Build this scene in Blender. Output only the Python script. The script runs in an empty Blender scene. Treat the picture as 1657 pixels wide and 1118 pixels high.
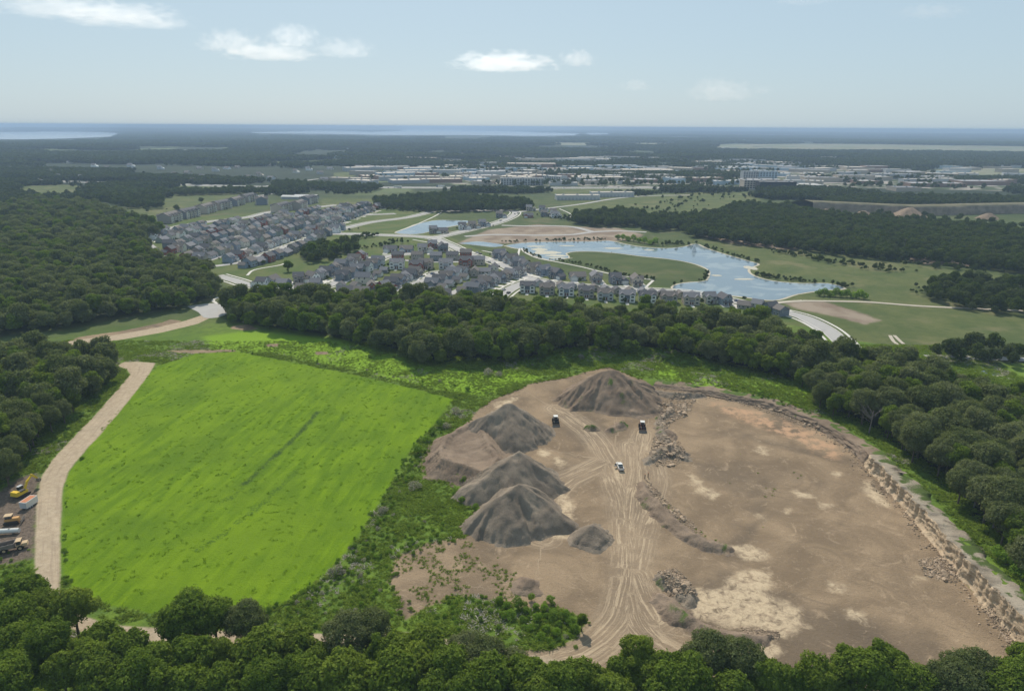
import bpy, math, random, numpy as np
from mathutils import Vector, Matrix
# ------------------------------------------------------------------ camera, world, sun, exposure
SC = bpy.context.scene
COL = SC.collection
CAMZ = 120.0
FPX, CX, CY = 1105.0, 828.5, 559.0
PITCH, ROLL = math.radians(17.75), math.radians(0.33)
cam = bpy.data.objects.new('camera', bpy.data.cameras.new('camera'))
COL.objects.link(cam)
cam.data.sensor_width = 36.0
cam.data.lens = 36.0 * FPX / 1657.0
cam.data.clip_start, cam.data.clip_end = 1.0, 300000.0
CM = Matrix.Rotation(math.pi / 2 - PITCH, 4, 'X') @ Matrix.Rotation(ROLL, 4, 'Z')
cam.matrix_world = Matrix.Translation((0, 0, CAMZ)) @ CM
SC.camera = cam
RM = np.array(CM.to_3x3())

SUN_EL, SUN_AZ = math.radians(47), math.radians(-12)      # azimuth from +Y (view direction), negative = to the left
world = bpy.data.worlds.new('World'); SC.world = world; world.use_nodes = True
nt = world.node_tree; nt.nodes.clear()
sky = nt.nodes.new('ShaderNodeTexSky'); sky.sky_type = 'NISHITA'; sky.sun_disc = False
sky.sun_elevation = SUN_EL; sky.sun_rotation = SUN_AZ
sky.altitude = 300; sky.air_density = 1.0; sky.dust_density = 1.2; sky.ozone_density = 1.0
bg = nt.nodes.new('ShaderNodeBackground'); bg.inputs['Strength'].default_value = 0.13
wo = nt.nodes.new('ShaderNodeOutputWorld')
hz = nt.nodes.new('ShaderNodeMix'); hz.data_type = 'RGBA'; hz.inputs[0].default_value = .82      # even summer haze over the clear-sky model
hz.inputs[7].default_value = (3.5, 4.6, 5.35, 1)
nt.links.new(sky.outputs[0], hz.inputs[6]); nt.links.new(hz.outputs[2], bg.inputs[0]); nt.links.new(bg.outputs[0], wo.inputs[0])
sun = bpy.data.objects.new('sun', bpy.data.lights.new('sun', 'SUN')); COL.objects.link(sun)
sun.data.energy = 4.8; sun.data.angle = math.radians(0.6); sun.data.color = (1.0, 0.91, 0.78)
sd = Vector((math.sin(SUN_AZ) * math.cos(SUN_EL), math.cos(SUN_AZ) * math.cos(SUN_EL), math.sin(SUN_EL)))
sun.rotation_euler = sd.to_track_quat('Z', 'Y').to_euler()
SC.view_settings.view_transform = 'Standard'; SC.view_settings.look = 'None'
SC.view_settings.exposure = 0.0; SC.view_settings.gamma = 1.0
SC.cycles.max_bounces = 9; SC.cycles.diffuse_bounces = 2; SC.cycles.glossy_bounces = 2
SC.cycles.transmission_bounces = 3; SC.cycles.volume_bounces = 8; SC.cycles.transparent_max_bounces = 4
SC.cycles.use_denoising = True; SC.cycles.caustics_reflective = False; SC.cycles.caustics_refractive = False
SC.cycles.use_adaptive_sampling = True; SC.cycles.adaptive_threshold = 0.01

# ------------------------------------------------------------------ helpers
rng = np.random.default_rng(7)
random.seed(7)
def G(px, py, z=0.0):
    """point on the level z that lies along the line of sight through a photo pixel"""
    d = RM @ np.array([(px - CX) / FPX, -(py - CY) / FPX, -1.0])
    t = (z - CAMZ) / d[2]
    return np.array([d[0] * t, d[1] * t])
def GP(pts, z=0.0): return np.array([G(p[0], p[1], z) for p in pts])
def proj(x, y, z):
    x, y, z = np.broadcast_arrays(np.asarray(x, float), np.asarray(y, float), np.asarray(z, float)); p = np.stack([x, y, z - CAMZ], -1) @ RM
    return CX - p[..., 0] / p[..., 2] * FPX, CY + p[..., 1] / p[..., 2] * FPX
def in_view(x, y, z=0, m=60):
    px, py = proj(x, y, z)
    return (px > -m) & (px < 1657 + m) & (py > 0) & (py < 1118 + m) & (np.asarray(y) > 20)
def hash2(ix, iy, s):
    h = (ix.astype(np.int64) * 374761393 + iy.astype(np.int64) * 668265263 + s * 974634777) & 0x7fffffff
    h = ((h ^ (h >> 13)) * 1274126177) & 0x7fffffff
    return ((h ^ (h >> 16)) & 0xffff) / 65535.0
def vnoise(x, y, s=0):
    x = np.asarray(x, float); y = np.asarray(y, float)
    ix, iy = np.floor(x), np.floor(y); fx, fy = x - ix, y - iy
    fx = fx * fx * (3 - 2 * fx); fy = fy * fy * (3 - 2 * fy)
    a, b = hash2(ix, iy, s), hash2(ix + 1, iy, s); c, d = hash2(ix, iy + 1, s), hash2(ix + 1, iy + 1, s)
    return (a + (b - a) * fx) * (1 - fy) + (c + (d - c) * fx) * fy
def fbm(x, y, s=0, o=4):
    v = 0; a = 0.5; f = 1.0
    for k in range(o):
        v = v + a * vnoise(np.asarray(x) * f, np.asarray(y) * f, s + k * 17); a *= .5; f *= 2.03
    return v / (1 - .5 ** o)
def sstep(a, b, x):
    t = np.clip((np.asarray(x, float) - a) / (b - a), 0, 1); return t * t * (3 - 2 * t)
def seg_dist(P, a, b):
    ab = b - a; L2 = max(ab @ ab, 1e-9)
    t = np.clip(((P - a) @ ab) / L2, 0, 1)
    q = a + t[:, None] * ab
    return np.hypot(P[:, 0] - q[:, 0], P[:, 1] - q[:, 1]), t
def sd_poly(P, poly, lim=30.0):
    """signed distance to a polygon, positive inside, clamped to +-lim"""
    out = np.full(len(P), -lim)
    mn, mx = poly.min(0) - lim, poly.max(0) + lim
    m = np.where((P[:, 0] > mn[0]) & (P[:, 0] < mx[0]) & (P[:, 1] > mn[1]) & (P[:, 1] < mx[1]))[0]
    if len(m) == 0: return out
    Q = P[m]; dmin = np.full(len(m), 1e9); ins = np.zeros(len(m), bool); n = len(poly)
    for i in range(n):
        a, b = poly[i], poly[(i + 1) % n]
        d, _ = seg_dist(Q, a, b); dmin = np.minimum(dmin, d)
        c = (a[1] > Q[:, 1]) != (b[1] > Q[:, 1])
        with np.errstate(divide='ignore', invalid='ignore'):
            xx = (b[0] - a[0]) * (Q[:, 1] - a[1]) / (b[1] - a[1] if b[1] != a[1] else 1e-9) + a[0]
        ins ^= c & (Q[:, 0] < xx)
    out[m] = np.clip(np.where(ins, dmin, -dmin), -lim, lim)
    return out
def sd_line(P, line, lim=60.0):
    """distance, signed side distance, arc length to a polyline"""
    best = np.full(len(P), 1e9); v = np.full(len(P), lim); u = np.zeros(len(P)); s0 = 0.0
    for i in range(len(line) - 1):
        a, b = line[i], line[i + 1]; ab = b - a; L = math.hypot(*ab)
        d, t = seg_dist(P, a, b); m = d < best
        side = np.sign(ab[0] * (P[:, 1] - a[1]) - ab[1] * (P[:, 0] - a[0]))
        best = np.where(m, d, best); v = np.where(m, d * side, v); u = np.where(m, s0 + t * L, u); s0 += L
    return best, v, u
def smooth_line(pts, step=4.0):
    """Catmull-Rom through the points, resampled"""
    p = np.asarray(pts, float); p = np.vstack([2 * p[0] - p[1], p, 2 * p[-1] - p[-2]]); out = []
    for i in range(1, len(p) - 2):
        n = max(2, int(math.hypot(*(p[i + 1] - p[i])[:2]) / step))
        for k in range(n):
            t = k / n
            out.append(.5 * ((2 * p[i]) + (-p[i - 1] + p[i + 1]) * t + (2 * p[i - 1] - 5 * p[i] + 4 * p[i + 1] - p[i + 2]) * t * t
                             + (-p[i - 1] + 3 * p[i] - 3 * p[i + 1] + p[i + 2]) * t ** 3))
    out.append(p[-2]); return np.array(out)

def mesh_np(name, V, F, mats=(), smooth=False, mi=None):
    """mesh from a vertex array and an (n,3) or (n,4) face array"""
    me = bpy.data.meshes.new(name); V = np.asarray(V, np.float32); F = np.asarray(F, np.int32)
    me.vertices.add(len(V)); me.vertices.foreach_set('co', V.ravel())
    k = F.shape[1]
    me.loops.add(F.size); me.loops.foreach_set('vertex_index', F.ravel())
    me.polygons.add(len(F)); me.polygons.foreach_set('loop_start', np.arange(0, F.size, k, dtype=np.int32))
    if smooth: me.polygons.foreach_set('use_smooth', np.ones(len(F), bool))
    if mi is not None: me.polygons.foreach_set('material_index', np.asarray(mi, np.int32))
    for m in mats: me.materials.append(m)
    me.update(calc_edges=True); return me
def attr(me, name, vals):
    a = me.attributes.new(name, 'FLOAT', 'POINT'); a.data.foreach_set('value', np.asarray(vals, np.float32))
def ob(name, me, parent=None, loc=None, rz=0.0, sc=None):
    o = bpy.data.objects.new(name, me); COL.objects.link(o)
    if parent is not None: o.parent = parent
    if loc is not None: o.location = loc
    if rz: o.rotation_euler = (0, 0, rz)
    if sc is not None: o.scale = (sc, sc, sc) if np.isscalar(sc) else sc
    return o
def tag(o, label=None, cat=None, group=None, kind=None):
    if label: o['label'] = label
    if cat: o['category'] = cat
    if group: o['group'] = group
    if kind: o['kind'] = kind
    return o
def grid_faces(nr, nc):
    i = np.arange((nr - 1) * (nc - 1)); r, c = i // (nc - 1), i % (nc - 1); a = r * nc + c
    return np.stack([a, a + 1, a + nc + 1, a + nc], -1)
class MB:
    """collects boxes, prisms and tubes into one mesh"""
    def __init__(s): s.v = []; s.f = []; s.m = []; s.mats = []
    def _m(s, mat):
        if mat not in s.mats: s.mats.append(mat)
        return s.mats.index(mat)
    def add(s, vs, fs, mat):
        b = len(s.v); s.v += [tuple(v) for v in vs]; k = s._m(mat)
        for f in fs: s.f.append(tuple(i + b for i in f)); s.m.append(k)
        return s
    def box(s, x0, x1, y0, y1, z0, z1, mat, taper=0.0, ty=0.0):
        vs = [(x0, y0, z0), (x1, y0, z0), (x1, y1, z0), (x0, y1, z0),
              (x0 + taper, y0 + ty, z1), (x1 - taper, y0 + ty, z1), (x1 - taper, y1 - ty, z1), (x0 + taper, y1 - ty, z1)]
        return s.add(vs, [(0, 3, 2, 1), (4, 5, 6, 7), (0, 1, 5, 4), (1, 2, 6, 5), (2, 3, 7, 6), (3, 0, 4, 7)], mat)
    def extr(s, prof, a0, a1, mat, axis='x'):
        """extrude a (p,z) outline along an axis"""
        n = len(prof); mk = (lambda a, p, z: (a, p, z)) if axis == 'x' else (lambda a, p, z: (p, a, z))
        vs = [mk(a0, p, z) for p, z in prof] + [mk(a1, p, z) for p, z in prof]
        fs = [tuple(range(n))[::-1], tuple(range(n, 2 * n))] + [(i, (i + 1) % n, n + (i + 1) % n, n + i) for i in range(n)]
        return s.add(vs, fs, mat)
    def tube(s, pts, r, mat, n=6, r2=None):
        pts = [Vector(p) for p in pts]; vs = []; fs = []
        for i, p in enumerate(pts):
            d = (pts[min(i + 1, len(pts) - 1)] - pts[max(i - 1, 0)]).normalized()
            u = d.orthogonal().normalized(); w = d.cross(u)
            rr = r if r2 is None else r + (r2 - r) * i / (len(pts) - 1)
            vs += [p + rr * (math.cos(a) * u + math.sin(a) * w) for a in [2 * math.pi * k / n for k in range(n)]]
        for i in range(len(pts) - 1):
            fs += [(i * n + k, i * n + (k + 1) % n, (i + 1) * n + (k + 1) % n, (i + 1) * n + k) for k in range(n)]
        fs += [tuple(range(n))[::-1], tuple(range((len(pts) - 1) * n, len(pts) * n))]
        return s.add(vs, fs, mat)
    def mesh(s, name, bevel=0.0):
        me = bpy.data.meshes.new(name); me.from_pydata(s.v, [], s.f)
        for m in s.mats: me.materials.append(m)
        me.polygons.foreach_set('material_index', np.array(s.m, np.int32)); me.update(); return me
    def build(s, name, parent=None, **k): return ob(name, s.mesh(name), parent, **k)

# ------------------------------------------------------------------ materials
class NT:
    def __init__(s, name):
        s.mat = bpy.data.materials.new(name); s.mat.use_nodes = True; s.t = s.mat.node_tree; s.t.nodes.clear()
        s.out = s.t.nodes.new('ShaderNodeOutputMaterial')
    def n(s, typ, **kw):
        nd = s.t.nodes.new('ShaderNode' + typ)
        for k, v in kw.items():
            if k.startswith('_'): setattr(nd, k[1:], v)
        for k, v in kw.items():
            if not k.startswith('_'):
                k2 = int(k[1:]) if k[0] == 'i' and k[1:].isdigit() else k.replace('__', ' ')
                s.set(nd.inputs[k2], v)
        return nd
    def set(s, sock, v):
        if isinstance(v, bpy.types.NodeSocket): s.t.links.new(v, sock)
        elif isinstance(v, bpy.types.Node): s.t.links.new(v.outputs[0], sock)
        else:
            if sock.type == 'RGBA' and len(v) == 3: v = (*v, 1)
            sock.default_value = v
    def math(s, op, a, b=0.0, c=0.0, clamp=False):
        return s.n('Math', _operation=op, _use_clamp=clamp, i0=a, i1=b, i2=c).outputs[0]
    def mix(s, f, a, b, blend='MIX'):
        nd = s.t.nodes.new('ShaderNodeMix'); nd.data_type = 'RGBA'; nd.blend_type = blend
        s.set(nd.inputs[0], f); s.set(nd.inputs[6], a); s.set(nd.inputs[7], b); return nd.outputs[2]
    def noise(s, vec, scale, detail=4, rough=.55, dist=0.0):
        nd = s.n('TexNoise', Vector=vec, Scale=scale, Detail=detail, Roughness=rough, Distortion=dist); return nd.outputs[0]
    def ramp(s, f, lo, hi):
        nd = s.n('MapRange', _interpolation_type='SMOOTHSTEP', Value=f); nd.inputs[1].default_value = lo; nd.inputs[2].default_value = hi
        return nd.outputs[0]
    def attr(s, name): return s.n('Attribute', _attribute_name=name).outputs['Fac']
    def cramp(s, f, stops):
        nd = s.n('ValToRGB', Fac=f); e = nd.color_ramp.elements
        while len(e) < len(stops): e.new(.5)
        for k, (p, c) in enumerate(stops): e[k].position = p; e[k].color = (*c, 1)
        return nd.outputs[0]
    def bsdf(s, col, rough=.9, spec=.2, normal=None, **kw):
        b = s.n('BsdfPrincipled', Base__Color=col, Roughness=rough); b.inputs['Specular IOR Level'].default_value = spec
        for k, v in kw.items(): s.set(b.inputs[k.replace('__', ' ')], v)
        if normal is not None: s.set(b.inputs['Normal'], normal)
        s.t.links.new(b.outputs[0], s.out.inputs[0]); return b
    def bump(s, h, dist=.3, strength=1.0): return s.n('Bump', Height=h, Distance=dist, Strength=strength).outputs[0]
def flat(name, col, rough=.8, spec=.3, var=.12, scale=1.5, metal=0.0):
    """plain paint / siding / concrete with a little grime"""
    t = NT(name); co = t.n('TexCoord').outputs['Object']
    n = t.noise(co, scale, 5, .6)
    c = t.mix(n, tuple(x * (1 - var) for x in col), tuple(min(1, x * (1 + var)) for x in col))
    t.bsdf(c, rough, spec, Metallic=metal); return t.mat
M = {}
# ------------------------------------------------------------------ layout: outlines on the ground (read off the photo, laid on level ground)
FIELD = GP([(318,572),(385,569),(440,580),(540,599),(640,622),(735,646),(718,665),(692,700),(668,725),(640,770),(610,820),(578,872),(545,912),(500,950),(462,975),(420,990),(330,984),(250,992),(160,974),(118,952),(102,930),(100,880),(103,800),(108,768),(135,735),(172,682),(215,632),(255,592)])
PIT = GP([(862,620),(905,612),(985,596),(1062,627),(1130,634),(1200,648),(1262,664),(1330,692),(1388,728),(1420,765),(1470,822),(1520,885),(1570,950),(1620,1010),(1660,1056),(1720,1140),(1500,1150),(1100,1150),(860,1125),(835,1085),(700,1060),(690,1045),(832,1050),(900,1046),(942,1024),(944,998),(905,985),(862,990),(800,972),(740,962),(690,985),(650,985),(628,940),(640,900),(690,880),(750,868),(772,845),(776,818),(760,792),(728,780),(698,776),(683,747),(700,716),(750,690),(772,664),(792,648)])
LROAD = GP([(56,960),(57,880),(60,800),(68,770),(85,745),(115,710),(160,665),(195,625),(211,606),(205,597),(190,592),(200,586),(222,585),(252,587),(240,608),(215,640),(180,682),(142,725),(112,760),(101,790),(98,850),(97,960)])
LROAD2 = [GP([(76,950),(92,985),(150,1015),(260,1026),(400,1033),(540,1035),(650,1035),(720,1044),(840,1068),(920,1080)])]
YARD = GP([(-40,800),(0,795),(28,775),(62,764),(66,800),(60,850),(58,900),(20,912),(-40,915)])
UROAD = GP([(95,560),(110,552),(180,543),(250,531),(300,519),(330,509),(345,512),(320,524),(262,538),(200,549),(140,557)])
UDIRT = GP([(100,553),(130,545),(200,535),(262,522),(275,517),(300,520),(250,533),(160,550)])
MEADOW = [GP([(1120,384),(1250,398),(1350,408),(1500,432),(1657,450),(1800,470),(1800,600),(1657,585),(1540,572),(1360,548),(1300,515),(1230,470),(1180,430),(1150,400)]),
          GP([(20,302),(90,299),(150,301),(148,320),(70,324),(25,316)]),
          GP([(200,345),(270,318),(330,300),(420,305),(430,312),(360,330),(290,350),(250,360)]),
          GP([(560,380),(690,388),(720,395),(640,412),(600,420),(500,448),(420,455),(450,435),(520,412)]),
          GP([(905,330),(1000,318),(1100,312),(1230,310),(1230,330),(1150,345),(1040,345),(930,345)]),
          GP([(520,322),(600,322),(610,330),(520,334)]),
          GP([(870,305),(1060,305),(1060,312),(900,315)]), GP([(430,262),(545,258),(570,262),(440,268)]),
          GP([(540,280),(590,276),(570,287),(540,288)])]
AIRPORT = [GP([(1125,236),(1300,234),(1657,240),(1760,243),(1760,252),(1640,250),(1450,248),(1250,246),(1160,244)]),
           GP([(1520,272),(1657,272),(1760,276),(1760,290),(1560,290),(1440,282)]), GP([(820,232),(1120,234),(1120,238),(840,236)]), GP([(1330,278),(1440,276),(1460,284),(1340,286)])]
URBAN = GP([(590,292),(760,266),(950,255),(1100,258),(1250,262),(1420,275),(1560,292),(1657,300),(1657,310),(1450,305),(1200,303),(1040,303),(850,303),(790,300)])
CONSTR = GP([(735,396),(790,372),(870,363),(905,366),(1000,369),(1042,380),(1028,388),(960,393),(830,394)])
GDIRT = [GP([(1265,488),(1330,487),(1390,505),(1425,518),(1400,525),(1350,512),(1290,500)]), GP([(1140,383),(1180,386),(1290,402),(1285,406),(1180,394)]),
         GP([(1470,414),(1540,420),(1580,432),(1500,428),(1460,420)]), GP([(1420,512),(1520,545),(1516,548),(1418,516)])]
LAWN = GP([(232,385),(300,352),(420,345),(545,333),(610,330),(705,348),(720,380),(800,415),(900,440),(1000,455),(1200,480),(1290,505),(1310,530),(1200,515),(1000,500),(800,500),(560,485),(400,480),(330,440),(250,415)])
SAND = [GP(p) for p in [
    [(904,792),(916,800),(926,822),(922,842),(905,852),(898,838),(902,815)], [(880,858),(905,845),(925,850),(922,870),(895,872)],
    [(1112,985),(1130,955),(1160,950),(1190,925),(1235,920),(1252,945),(1240,965),(1290,985),(1300,1010),(1265,1030),(1230,1015),(1170,1010),(1140,1000)],
    [(1182,882),(1215,880),(1242,895),(1235,908),(1205,905)], [(1118,768),(1140,785),(1165,800),(1150,806),(1125,790)], [(1286,795),(1314,796),(1314,804),(1292,805)],
    [(1326,812),(1348,816),(1346,820),(1330,820)], [(1270,828),(1280,824),(1276,832)], [(1225,828),(1236,836),(1230,840)], [(1340,940),(1365,950),(1368,960),(1345,955)],
    [(1395,790),(1405,780),(1440,815),(1436,822),(1410,808)], [(1378,985),(1400,992),(1395,1005),(1372,1000)], [(900,740),(912,748),(908,755),(896,748)], [(872,725),(890,732),(885,738),(870,735)],
    [(800,655),(822,645),(838,642),(826,652),(806,662)], [(1230,1000),(1260,1050),(1240,1070),(1215,1040)], [(1540,905),(1550,915),(1540,920)], [(1470,930),(1490,935),(1480,942)],
    [(1350,762),(1362,768),(1354,774)], [(1228,722),(1246,728),(1238,736),(1226,730)], [(1000,752),(1010,762),(1002,772),(994,765)]]]
TRACKS = [smooth_line(GP(p), 3) for p in [
    [(830,1078),(900,1068),(960,1045),(1000,1008),(1016,960),(1020,900),(1014,840),(1002,790),(985,745),(962,708),(930,680),(900,662)],
    [(1018,930),(1034,850),(1040,790),(1036,740),(1044,700)], [(1060,1000),(1038,960),(1026,930)], [(1016,960),(1030,1010),(1080,1060),(1200,1100)],
    [(1018,880),(1014,820),(1026,760),(1020,720)], [(1030,870),(1050,810),(1056,770),(1044,735)], [(985,745),(900,790),(880,870)]]]
FDARK = [smooth_line(GP(p), 4) for p in [[(514,668),(480,706),(440,742),(395,784)], [(392,790),(372,806),(355,815)], [(480,762),(440,802),(405,826)], [(430,812),(405,830),(385,845)], [(372,856),(345,875),(322,890)], [(560,672),(545,690)]]]
SCRUBDIRT = [GP(p) for p in [[(262,568),(300,566),(380,566),(384,569),(300,572)], [(375,527),(400,525),(420,532),(400,535),(372,532)], [(430,557),(452,556),(450,561),(432,562)], [(508,570),(530,568),(533,573),(512,575)], [(660,960),(690,985),(655,1005),(640,990)]]]
WALL = [(1058,624,1.0),(1130,636,1.6),(1200,650,2.2),(1265,667,2.2),(1330,696,2.6),(1385,732,3.2),(1412,764,4.6),(1450,805,5.2),(1490,850,5.2),(1530,900,5.6),(1575,955,6.2),(1620,1007,6.6),(1660,1054,7.0),(1720,1135,7.2),(1800,1250,7.2)]
WXY = GP([(a, b) for a, b, _ in WALL]); WH = np.array([c for _, _, c in WALL])
_ws = np.concatenate([[0], np.cumsum(np.hypot(*np.diff(WXY, axis=0).T))])
BERM = smooth_line(GP([(842,590),(900,580),(960,572),(1020,572),(1080,580),(1130,592),(1160,604)]), 4)
POND = GP([(818,398),(840,394),(880,392),(960,391),(985,390),(1015,396),(1040,400),(1080,402),(1110,399),(1126,395),(1142,402),(1180,414),(1215,424),(1226,428),(1210,436),(1218,446),(1250,455),(1300,459),(1340,459),(1366,467),(1330,470),(1290,476),(1250,486),(1200,480),(1140,475),(1090,468),(1098,460),(1120,457),(1142,455),(1149,446),(1146,436),(1120,426),(1080,419),(1040,415),(1000,410),(960,407),(932,407),(915,410),(920,417),(900,421),(885,420),(862,412),(850,404),(835,402)])
POND2 = GP([(640,377),(672,364),(705,357),(735,357),(760,358),(748,363),(712,370),(682,378),(655,379)])
POND3 = GP([(1556,592),(1580,590),(1606,598),(1620,606),(1600,607),(1565,597)])
POND4 = GP([(742,394),(772,391),(800,394),(815,397),(800,400),(770,397)])
LAKE1 = GP([(-300,215),(0,214.2),(120,213.6),(180,215),(203,217),(195,220),(175,222),(150,223),(100,225),(40,226),(0,226),(-300,228)])
LAKE2 = GP([(395,214.5),(520,212),(560,212.5),(600,214),(645,212.5),(655,210.5),(800,212),(880,215),(940,216.5),(935,219.5),(860,220.5),(800,219.5),(740,219),(620,219),(540,217.5),(420,216)])
LAKE3 = GP([(945,215.6),(985,216),(990,218),(950,218)])
LAKES = [LAKE1, LAKE2, LAKE3]
def plateau(P):
    d, v, u = sd_line(P, WXY, 200)
    hh = np.interp(u, _ws, WH)
    back = np.where(v > 0, v, 0)        # positive = outside the pit, behind the rock face
    return hh * sstep(1.2, 3.6, back) * (1 - sstep(18, 95, back)), v, u
def height(x, y):
    x = np.atleast_1d(np.asarray(x, float)); y = np.atleast_1d(np.asarray(y, float)); P = np.stack([x, y], -1)
    r = np.hypot(x, y); h = np.zeros(len(x))
    near = np.where((r < 480) & (y > 0))[0]
    if len(near):
        Q = P[near]; pit = sd_poly(Q, PIT); f = 1 - sstep(300, 470, r[near])
        a = np.where(pit > 0, .22, .7)
        z = (fbm(Q[:, 0] / 14, Q[:, 1] / 14, 3) - .5) * 2 * a * f
        fld = sd_poly(Q, FIELD); z = z * (1 - .6 * sstep(0, 6, fld)) + 1.2 * (fbm(Q[:, 0] / 70, Q[:, 1] / 70, 9) - .5) * sstep(-10, 20, fld) * f
        z += (fbm(Q[:, 0] / 2.2, Q[:, 1] / 2.2, 5, 3) - .5) * np.where(pit > 0, .22, .25) * f
        p3 = sd_poly(Q, POND3); z *= 1 - sstep(-14, -2, p3)
        pl, v, u = plateau(Q); pl = pl * (1 - sstep(-14, -2, p3)); z = z + pl + (fbm(Q[:, 0] / 5, Q[:, 1] / 5, 8) - .5) * .8 * (pl > .5)
        d, v2, u2 = sd_line(Q, BERM); e = sstep(0, 20, u2) * (1 - sstep(u2.max() - 25, u2.max(), u2))
        z += 3.4 * np.exp(-(d / 6.5) ** 2) * np.where(e > 0, e, 0)
        h[near] = z
    far = np.where(r > 2500)[0]
    if len(far):
        Q = P[far]; rr = r[far]
        lk = np.full(len(far), -2600.0)
        for L in LAKES: lk = np.maximum(lk, sd_poly(Q, L, 2600))
        hill = np.clip(fbm(Q[:, 0] / 2200, Q[:, 1] / 900, 21) - .38, 0, 1) * 34 * sstep(2500, 4500, rr)
        hill += np.clip(fbm(Q[:, 0] / 9000, Q[:, 1] / 4000, 31) - .25, 0, 1) * 70 * sstep(11000, 24000, rr)
        hill *= sstep(300, 2600, -lk)
        h[far] = np.where(lk > 0, -4, hill)
    return h

# ------------------------------------------------------------------ ground material and sheet
FANG = math.atan2(*(FDARK[0][0] - FDARK[0][-1])[::-1])
CIRC = [(*G(px, py), R_) for px, py, R_ in [(1255,770,20),(1330,905,14),(1270,985,12),(1110,880,16),(900,780,18),(1400,980,20)]]
def ground_mat():
    t = NT('ground_cover'); geo = t.n('NewGeometry'); pos = geo.outputs['Position']
    nb = t.noise(pos, .18, 5, .65); nm = t.noise(pos, .035, 4, .55); nf = t.noise(pos, 1.1, 4, .7); nff = t.noise(pos, 3.2, 3, .7)
    nl = t.noise(pos, .006, 4, .5)
    wob = t.math('MULTIPLY', t.math('SUBTRACT', nb, .5), 9.0)
    wob2 = t.math('MULTIPLY', t.math('SUBTRACT', nf, .5), 2.5)
    def mask(a, w=1.0, soft=.9, off=0.0):
        d = t.math('ADD', t.attr(a), t.math('MULTIPLY', wob, w)); d = t.math('ADD', d, t.math('MULTIPLY', wob2, min(1, w + .15)))
        return t.ramp(d, -soft + off, soft + off)
    # rough grass and weeds
    g = t.mix(t.ramp(nm, .35, .65), (.095, .155, .024), (.135, .205, .028))
    g = t.mix(t.ramp(nb, .40, .72), g, (.070, .120, .024))
    g = t.mix(t.math('MULTIPLY', t.ramp(nff, .5, .8), .55), g, (.05, .085, .022))
    g = t.mix(t.math('MULTIPLY', t.ramp(t.noise(pos, .09, 5, .7), .60, .75), .5), g, (.19, .26, .03))
    bright = t.mix(t.ramp(nf, .3, .7), (.16, .27, .015), (.20, .33, .020))
    g = t.mix(t.math('MULTIPLY', mask('glade', 1.0, 4), .75), g, bright)
    # far ground: woods, with backlit crown shade put into their dark tones, and pasture
    fardark = t.mix(t.ramp(nl, .4, .65), (.024, .036, .022), (.036, .05, .028))
    farp = t.n('TexVoronoi', Vector=pos, Scale=.0016); farp.feature = 'F1'
    fv = t.n('SeparateColor', Color=farp.outputs['Color']).outputs[0]
    fardark = t.mix(t.math('MULTIPLY', t.ramp(fv, .72, .75), t.ramp(nl, .5, .6)), fardark, (.12, .15, .07))
    sub = t.mix(t.ramp(nm, .4, .6), (.058, .082, .030), (.078, .098, .038))
    sub = t.mix(t.math('MULTIPLY', t.ramp(nf, .5, .75), .6), sub, (.045, .07, .025)); sub = t.mix(t.math('MULTIPLY', t.ramp(t.noise(pos, .015, 5, .65), .52, .66), .5), sub, (.15, .13, .075))
    dist = t.attr('dist')
    c = t.mix(t.ramp(dist, 420, 500), g, sub); c = t.mix(t.ramp(dist, 1150, 1500), c, fardark)
    mead = t.mix(t.ramp(nm, .35, .65), (.074, .098, .034), (.108, .122, .046)); mead = t.mix(t.math('MULTIPLY', t.ramp(nb, .45, .75), .6), mead, (.05, .075, .025)); mead = t.mix(t.math('MULTIPLY', t.ramp(t.noise(pos, .02, 5, .65), .5, .66), .55), mead, (.185, .165, .09)); mead = t.mix(t.math('MULTIPLY', t.ramp(nf, .5, .75), .5), mead, (.055, .075, .028))
    c = t.mix(mask('meadow', .8, 2.5), c, mead)
    c = t.mix(mask('airport', 3, 10), c, t.mix(t.ramp(nl, .4, .6), (.15, .17, .10), (.22, .21, .15)))
    urb = t.mix(t.ramp(t.noise(pos, .02, 3, .6), .45, .58), (.06, .08, .04), (.30, .27, .24))
    c = t.mix(mask('urban', 3, 15), c, urb)
    lawn = t.mix(t.ramp(nm, .35, .65), (.07, .105, .03), (.11, .125, .045))
    c = t.mix(mask('lawn', .5, 2), c, lawn)
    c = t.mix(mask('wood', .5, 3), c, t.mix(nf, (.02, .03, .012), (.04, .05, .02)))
    # sown field
    rot0 = t.n('Mapping', Vector=pos); rot0.inputs['Rotation'].default_value = (0, 0, -FANG); rot = t.n('Mapping', Vector=rot0); rot.inputs['Scale'].default_value = (.05, .30, .3)
    st = t.noise(rot, 1.0, 5, .65, .3)
    f = t.mix(t.ramp(st, .35, .68), (.085, .158, .005), (.142, .232, .007))
    f = t.mix(t.math('MULTIPLY', t.ramp(nm, .42, .62), .55), f, (.075, .138, .008))
    f = t.mix(t.math('MULTIPLY', t.ramp(nf, .5, .8), .5), f, (.070, .135, .008))
    f = t.mix(t.math('MULTIPLY', t.ramp(nff, .55, .85), .4), f, (.185, .250, .012))
    f = t.mix(t.math('MULTIPLY', t.ramp(t.noise(pos, .02, 4, .6), .45, .62), .5), f, (.150, .235, .009))
    f = t.mix(t.math('MULTIPLY', mask('fdark', .5, 1.0), t.ramp(nf, .25, .5)), f, (.035, .070, .012))
    rot2 = t.n('Mapping', Vector=rot0); rot2.inputs['Scale'].default_value = (.10, .9, .3)
    f = t.mix(t.math('MULTIPLY', t.ramp(t.noise(rot2, 1.0, 4, .7), .63, .72), t.ramp(nm, .5, .6)), f, (.055, .125, .012))
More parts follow.
